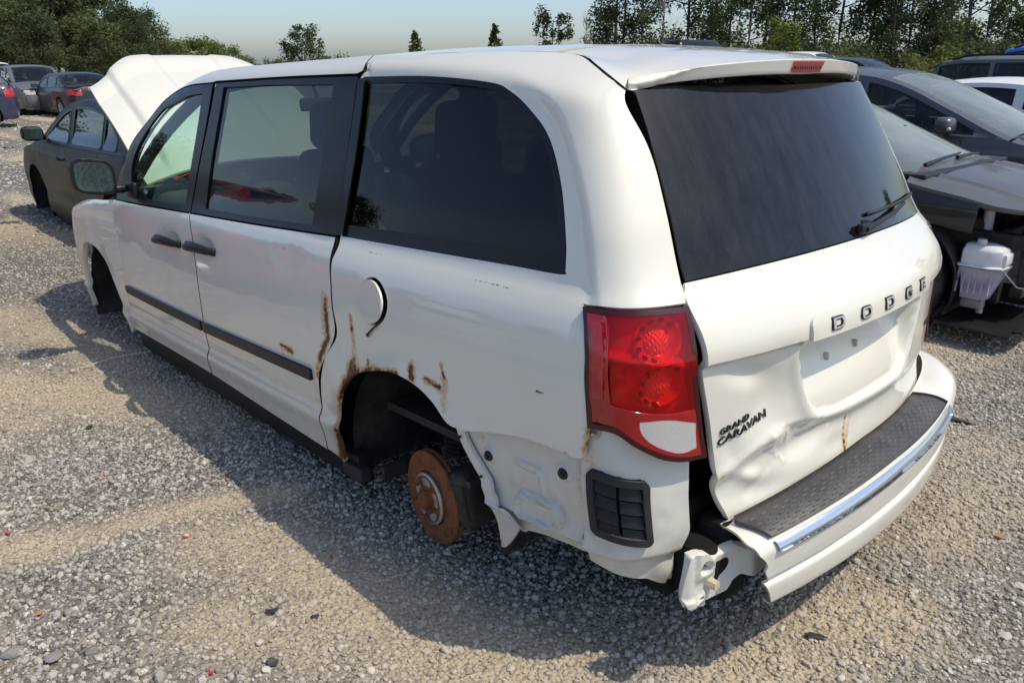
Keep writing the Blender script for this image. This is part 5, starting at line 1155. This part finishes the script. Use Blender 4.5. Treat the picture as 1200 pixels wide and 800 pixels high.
for i,(x,y,s_,lb) in enumerate(((1.743,1.502,.011,'bright red lens shard lying by itself in the sunlit gravel left of the van shadow'),(1.289,1.169,.009,'dark red lens shard lying inside the shadow below the van side'),(2.193,1.969,.014,'flat red lens shard in the gravel at the left edge'),(1.012,1.715,.010,'thin red sliver at the bottom edge of the gravel'),(2.396,1.588,.010,'small faded red shard near the tan dirt patch on the left'))):
    shard('lens_shard',lb,'shard',x,y,s_*.75,M['red_bit'],20+i,group='broken red lens pieces')
shard('orange_shard','orange plastic shard in the gravel at the lower left','shard',1.62,2.006,.011,M['orange_bit'],31)
shard('orange_stone','orange tinted flat stone right of the rear bumper','stone',-.252,-.661,.016,M['orange_bit'],32)
for i,(x,y,s_,lb,e_) in enumerate(((2.99,1.469,.030,'small black plastic piece on the tan dirt left of the van',1.6),(1.142,1.461,.028,'flat dark plastic flake in the gravel, left one of two',1.5),(1.026,1.378,.022,'flat dark plastic flake in the gravel, right one of two',1.3),(.93,1.568,.030,'black triangular plastic flake near the bottom edge of the gravel',1.2),(-.064,.328,.034,'long black plastic splinter on the sunlit dirt behind the bumper',2.2),(.201,-1.589,.055,'gray plastic scrap right of the rear bumper end',2.0))):
    shard('plastic_shard',lb,'shard',x,y,s_*.6,M['plastic_bit'],40+i,.05,'black plastic scraps',e_)
for i,(x,y,s_,lb) in enumerate(((-.092,-.244,.024,'pale flat stone behind the bumper near the shadow edge'),(-.449,-.087,.030,'largest pale round stone in the gravel at the lower right'),(-.4,-.389,.030,'pale stone cut by the right edge'),(.8,.856,.014,'lone tan pebble in the shadow under the corner panel'),(1.489,2.104,.045,'broad gray stone at the bottom left corner'),(1.373,2.02,.045,'flat dusty gray stone sunk in the gravel near the bottom left'))):
    src=rocks.objects[i%3].data.copy();src.materials.clear();src.materials.append(M['pale_stone'] if i<4 else M['gray_stone']);o=link(bpy.data.objects.new('loose_stone',src));o.location=(x,y,float(gh(np.array(x),np.array(y)))+s_*.2);o.scale=(s_*1.5,s_*1.4,s_*.9);o.rotation_euler=(0,.1,i*1.1)
    tag(o,lb,'stone','single stones that stand out')
bm=bmesh.new();add_tube(bm,[(0,0,.01),(.04,.006,.014),(.085,.002,.010)],.004,5);o=bm_ob('wood_splinter',bm,M['wood']);o.location=(2.246,1.786,.006);o.rotation_euler=(0,0,.6);tag(o,'thin yellow wood splinter on the gravel at the left','splinter')
bm=bmesh.new();add_tube(bm,[(3.82,1.28,.014),(3.85,1.10,.022),(3.80,.72,.020)],.0035,5);o=bm_ob('bent_wire',bm,M['pale_stone']);tag(o,'thin pale wire lying across the edge of the van shadow','wire')
# ---------------------------------------------------------------- trees
def leafmat(n,c,var=.35):
    s=NT(n);g=s.node('ShaderNodeAttribute',attribute_name='tone').outputs['Fac']
    lo=tuple(x*(1-var) for x in c);hi=tuple(x*(1+var) for x in c);col=s.mix(g,lo,(hi[0]*1.15,hi[1],hi[2]*.8))
    s.set(Base_Color=col,Roughness=.6);s.b.inputs['Specular IOR Level'].default_value=.25
    tr=s.node('ShaderNodeBsdfTranslucent');s.l(col,tr.inputs[0]);mx=s.node('ShaderNodeMixShader');mx.inputs[0].default_value=.38
    s.l(s.b.outputs[0],mx.inputs[1]);s.l(tr.outputs[0],mx.inputs[2]);s.l(mx.outputs[0],s.out.inputs[0]);return s.m
M['leaf_dark']=leafmat('dark_leaves',(.075,.108,.052));M['leaf_mid']=leafmat('green_leaves',(.105,.148,.066));M['leaf_light']=leafmat('light_leaves',(.13,.19,.05));M['leaf_olive']=leafmat('olive_bush_leaves',(.13,.165,.055))
M['bark']=simple('bark',(.075,.062,.052),.9,var=.4,scale=6,bump=.6,bscale=20);M['bark_pale']=simple('pale_bark',(.30,.27,.24),.9,var=.3,scale=6)
def crown_mesh(clumps,nleaf,size,seed):
    g=np.random.default_rng(seed);V=[];T=[]
    for c,r in clumps:
        n=int(nleaf*max(.3,(r[0]*r[1]*r[2])**(2/3)))
        d=g.normal(size=(n,3));d/=np.linalg.norm(d,axis=1)[:,None];rad=g.random(n)**.45
        p=np.array(c)+d*rad[:,None]*np.array(r)*(1+.18*g.normal(size=(n,1)))
        a=g.normal(size=(n,3));a[:,2]*=.55;a/=np.linalg.norm(a,axis=1)[:,None];b=np.cross(a,g.normal(size=(n,3)));b/=np.linalg.norm(b,axis=1)[:,None]+1e-9
        s=size*(.55+.9*g.random((n,1)))
        V.append(np.stack([p-a*s,p-b*s*.55,p+a*s,p+b*s*.55],1).reshape(-1,3));T.append(np.repeat(np.clip(g.normal(.5,.22)+.25*g.normal(size=n),0,1),4))
    return np.vstack(V),np.concatenate(T)
def leaf_ob(name,V,T,mat,parent):
    n=len(V)//4;me=bpy.data.meshes.new(name);me.vertices.add(len(V));me.vertices.foreach_set('co',V.astype(np.float32).ravel())
    me.loops.add(4*n);me.loops.foreach_set('vertex_index',np.arange(4*n,dtype=np.int32));me.polygons.add(n);me.polygons.foreach_set('loop_start',np.arange(0,4*n,4,dtype=np.int32))
    a=me.attributes.new('tone','FLOAT','POINT');a.data.foreach_set('value',T.astype(np.float32));me.update();me.validate();me.materials.append(mat)
    o=link(bpy.data.objects.new(name,me),parent);return o
def tree_parts(root,kind,h,w,seed,leaf,bark=None,nl=None):
    g=random.Random(seed);bark=bark or M['bark'];bm=bmesh.new();cl=[]
    if kind=='tall':
        lean=g.uniform(-.04,.04)*h;pts=[(lean*t*t,g.uniform(-.01,.01)*h,h*t*.95) for t in np.linspace(0,1,7)];add_tube(bm,pts,[.14*(1-.85*t)*h/14+.02 for t in np.linspace(0,1,7)],7)
        for k in range(20):
            t=.17+.80*(k/19)**.9;p=Vector((lean*t*t,0,h*t*.95));a=g.uniform(0,6.28);l=w*.5*(1.15-.7*abs(t-.62))*g.uniform(.45,1.1)
            e=p+Vector((math.cos(a)*l,math.sin(a)*l,l*g.uniform(.2,.8)));add_tube(bm,[p,(p+e)/2+Vector((0,0,-.1)),e],[.05,.03,.012],5)
            if g.random()<.86:
                cl.append((tuple(e),(g.uniform(.45,.95)*w*.22,g.uniform(.45,.95)*w*.22,g.uniform(.6,1.3)*w*.20)));cl.append((tuple(p.lerp(e,.5)+Vector((0,0,.3))),(w*.11,w*.11,w*.14)))
        N=nl or 230;sz=.125
    elif kind=='round':
        add_tube(bm,[(0,0,0),(.05*w,0,.25*h),(0,.03*w,.55*h)],[.05*h*.4,.04*h*.4,.02*h*.4],7)
        for k in range(7):
            a=g.uniform(0,6.28);e=Vector((math.cos(a)*w*.3,math.sin(a)*w*.3,h*g.uniform(.45,.85)));add_tube(bm,[(0,0,.3*h),e],[.05,.015],5)
        for k in range(26):
            a=g.uniform(0,6.28);z=g.uniform(.10,1)**.8;rr=w*.5*math.sqrt(max(.02,1-((z-.42)/.60)**2))*g.uniform(.4,.95)
            q=w*g.uniform(.10,.21);cl.append(((math.cos(a)*rr,math.sin(a)*rr,h*z*.92),(q,q,q*g.uniform(.7,1.2))))
        N=nl or 260;sz=.135
    elif kind=='cone':
        add_tube(bm,[(0,0,0),(0,0,h*.9)],[.12,.03],6)
        for k in range(26):
            z=k/25;rr=w*.5*(1-z)**.8*g.uniform(.3,.9);a=g.uniform(0,6.28);q=w*.2*(1-.6*z);cl.append(((math.cos(a)*rr,math.sin(a)*rr,h*(.08+.9*z)),(q,q,q*1.2)))
        N=nl or 120;sz=.2
    elif kind=='bush':
        add_tube(bm,[(0,0,0),(0,0,h*.5)],[.08,.04],5)
        for k in range(14):
            a=g.uniform(0,6.28);rr=w*.45*g.random();q=w*g.uniform(.12,.22);cl.append(((math.cos(a)*rr,math.sin(a)*rr,h*g.uniform(.2,.85)*(1-.3*rr/w)),(q,q,q*.9)))
        N=nl or 230;sz=.11
    else: # bare
        add_tube(bm,[(0,0,0),(.1,0,h*.5),(.0,.1,h)],[.10,.06,.012],6)
        for k in range(22):
            t=g.uniform(.25,.95);p=Vector((.1*math.sin(t*3),0,h*t));a=g.uniform(0,6.28);l=h*.22*(1.1-t)+.3;e=p+Vector((math.cos(a)*l*.6,math.sin(a)*l*.6,l));add_tube(bm,[p,p.lerp(e,.5)+Vector((0,0,-.08)),e],[.035,.02,.006],4)
            for q in range(2):
                f=e+Vector((g.uniform(-.4,.4),g.uniform(-.4,.4),g.uniform(.1,.5)));add_tube(bm,[p.lerp(e,.6),f],[.012,.004],4)
        for k in range(4):cl.append(((g.uniform(-.4,.4),g.uniform(-.4,.4),h*g.uniform(.3,.8)),(.3,.3,.3)))
        N=nl or 40;sz=.13
    bm_ob('trunk',bm,bark,root,True)
    V,T=crown_mesh(cl,N,sz,seed);leaf_ob('crown',V,T,leaf,root)
def bearing(deg,D): return (camxy[0]+D*math.cos(math.radians(deg)),camxy[1]+D*math.sin(math.radians(deg)))
def tree(name,label,group,deg,D,kind,h,w,seed,leaf,bark=None,rz=0.,nl=None):
    x,y=bearing(deg,D);r=empty(name,label,'bush' if kind=='bush' else 'tree',(x,y,-.05),rz,group);tree_parts(r,kind,h,w,seed,leaf,bark,nl);return r
KIDS={}
def again(src,label,deg,D,s,rz,sz=1.):
    global KIDS
    if src.name not in KIDS:KIDS[src.name]=[c for c in bpy.data.objects if c.parent==src]
    c=src.copy();COL.objects.link(c);x,y=bearing(deg,D);c.location=(x,y,-.05);c.scale=(s,s,s*sz);c.rotation_euler=(0,0,rz);c['label']=label
    for ch in KIDS[src.name]:
        d=ch.copy();COL.objects.link(d);d.parent=c
    return c
GT='tall thin trees along the right skyline'
P_=[tree('tall_tree','tall thin tree with open feathery crown at the far left of the right-hand row',GT,-50.2,74,'tall',13,6.4,101,M['leaf_dark']),
    tree('tall_tree','tall slim tree with a bent trunk in the middle of the right-hand row',GT,-57.0,76,'tall',14,5.6,102,M['leaf_dark']),
    tree('tall_tree','tall two-tone tree with wide crown behind the yellow-green tree',GT,-61.0,78,'tall',13,6.8,103,M['leaf_mid'])]
rowdeg=[(-51.3,72),(-49.6,80),(-54.4,75),(-58.3,70),(-59.3,80),(-62.3,80),(-63.8,72),(-65.6,75),(-66.8,70),(-67.7,78),(-68.8,73),(-70.8,70),(-71.9,79),(-75.4,78),(-55.9,84)]
g_=random.Random(9)
for i,(dg,D) in enumerate(rowdeg):
    again(P_[i%3],'slender dark tree number %d counted from the left end of the tall row on the right'%(i+2) if False else 'slender dark green tree with bare lower trunk in the tall row on the right skyline',dg,D,g_.uniform(.85,1.15),g_.uniform(0,6.28),g_.uniform(.9,1.15))
tree('yellow_green_tree','bright yellow-green young tree in front of the tall dark row',None,-60.3,62,'round',5.2,3.6,120,M['leaf_light'])
tree('bare_tree','thin half-bare tree standing alone left of the tall row',None,-47.7,70,'bare',5.6,2.,121,M['leaf_dark'],M['bark_pale'])
tree('bare_tree','thin leafless tree with a pale trunk inside the tall row',None,-52.8,68,'bare',9.5,2.,122,M['leaf_dark'],M['bark_pale'])
GB='bushes under the tall trees on the right'
B_=[tree('bush','olive green bush at the foot of the tall trees',GB,-62.8,60,'bush',2.6,4.2,130,M['leaf_olive']),tree('bush','dark green bush at the foot of the tall trees',GB,-58.5,64,'bush',3.2,5.0,131,M['leaf_mid']),tree('bush','very dark bush at the foot of the tall trees',GB,-64.5,66,'bush',3.4,5.6,132,M['leaf_dark'])]
for i in range(26):
    again(B_[i%3],B_[i%3]['label'],-50-27*i/25+g_.uniform(-.4,.4),g_.uniform(60,80),g_.uniform(.85,1.15),g_.uniform(0,6.28))
tree('round_tree','rounded green treetop seen between the last tall trunks on the right',None,-69.9,88,'round',6.0,6.5,133,M['leaf_mid'])
tree('dark_tree','dense dark tree at the right edge of the picture',None,-73.9,72,'round',5.2,5.5,134,M['leaf_dark'])
# left wood
GL='trees of the dense wood at the left'
L_=[tree('broad_tree','tall dense green tree at the left edge of the wood',GL,-10.5,78,'round',10.5,8.0,140,M['leaf_mid'],nl=330),tree('broad_tree','dark broad tree inside the left wood',GL,-15.2,82,'round',9.2,7.5,141,M['leaf_dark'],nl=330),tree('broad_tree','paler leafy tree at the front of the left wood',GL,-12.6,72,'round',7.6,6.0,142,M['leaf_mid'],nl=330)]
for i,(dg,D,s_,z) in enumerate(((-7.5,80,1.1,1),(-9,70,.9,1),(-11.6,84,1.05,1.1),(-13.4,88,1.1,1.12),(-14.1,78,.95,1),(-15.9,76,.85,1),(-17.0,84,.86,1.0),(-18.0,80,.72,1),(-16.4,70,.7,1),(-19.2,88,.66,1),(-18.6,74,.55,1),(-20.3,90,.58,1),(-10.2,68,.62,1),(-13.2,66,.55,1),(-6,72,1.1,1),(-4,76,1.,1))):
    again(L_[i%3],L_[i%3]['label'].replace('at the left edge of','outside the picture, left of').replace('at the front of','standing along'),dg,D,s_,i*1.3,z)
GH='low bright green trees beyond the raised hood'
H_=tree('hedge_tree','low bright green rounded tree just above the raised hood',GH,-21.6,105,'round',4.6,5.5,150,M['leaf_light'])
for i,(dg,s_) in enumerate(((-20.8,.95),(-22.5,1.02),(-23.3,.95),(-24.2,.85),(-25.0,.62))):again(H_,H_['label'],dg,103+i*2,s_,i*2.1)
tree('big_tree','large lone ragged tree on the skyline above the front doors',None,-28.7,100,'round',6.6,4.8,160,M['leaf_dark'],nl=260)
GS='small far bushes above the van roof line'
S_=tree('far_bush','small far bush beside the lone ragged tree',GS,-26.8,100,'bush',2.9,3.,161,M['leaf_mid'])
for i,(dg,s_) in enumerate(((-27.6,1.0),(-29.8,.95),(-30.6,1.15),(-31.2,1.0),(-31.9,1.1),(-32.6,.9),(-26.1,.8))):again(S_,S_['label'],dg,98+i,s_,i*1.7)
tree('cone_tree','small pointed tree peeking over the roof above the sliding door joint',None,-36.1,95,'cone',5.2,3.6,162,M['leaf_mid'])
tree('cone_tree','small dark pointed tree peeking over the roof above the quarter window',None,-41.5,92,'cone',5.8,3.4,163,M['leaf_dark'])
tree('loose_tree','small loose-leaved tree over the rear roof, left of the half-bare tree',None,-45.3,84,'tall',6.2,3.6,164,M['leaf_dark'],nl=260)
# trees outside the picture that the glass and paint mirror
GO='trees around the yard outside the picture'
for i,(dg,D) in enumerate(((8,62),(16,66),(23,60),(29,70),(36,64),(42,68),(49,60),(57,66),(66,70),(-96,66))):
    o=again(L_[i%3],'leafy tree bounding the yard outside the picture',dg,D,g_.uniform(.75,1.05),i*.9);o['group']=GO

# ---- each repeat gets a label of its own, by its place in the row (left to right as seen from the yard)
ORD1=['','first','second','third','fourth','fifth','sixth','seventh','eighth','ninth','tenth','eleventh','twelfth','thirteenth','fourteenth','fifteenth','sixteenth','seventeenth','eighteenth','nineteenth']
TENS={20:('twentieth','twenty'),30:('thirtieth','thirty')}
def ordinal(n):
    if n<20:return ORD1[n]
    t=n//10*10;return TENS[t][0] if n==t else TENS[t][1]+'-'+ORD1[n-t]
def number(group,fmt,only=lambda b:True):
    L_=[o for o in COL.objects if o.get('group')==group and o.parent is None]
    bb=lambda o:math.degrees(math.atan2(o.location.y-camxy[1],o.location.x-camxy[0]))
    L_=sorted([o for o in L_ if only(bb(o))],key=lambda o:-bb(o))
    for i,o in enumerate(L_):o['label']=fmt%ordinal(i+1)
number(GT,'%s tall thin tree from the left in the row on the right skyline')
number(GB,'%s low bush from the left under the tall trees on the right')
number(GL,'%s leafy tree from the left in the dense wood behind the parked cars',lambda b:b<-9.5)
number(GH,'%s low bright green tree from the left, beyond the raised hood')
number(GS,'%s small far bush from the left above the van front doors')
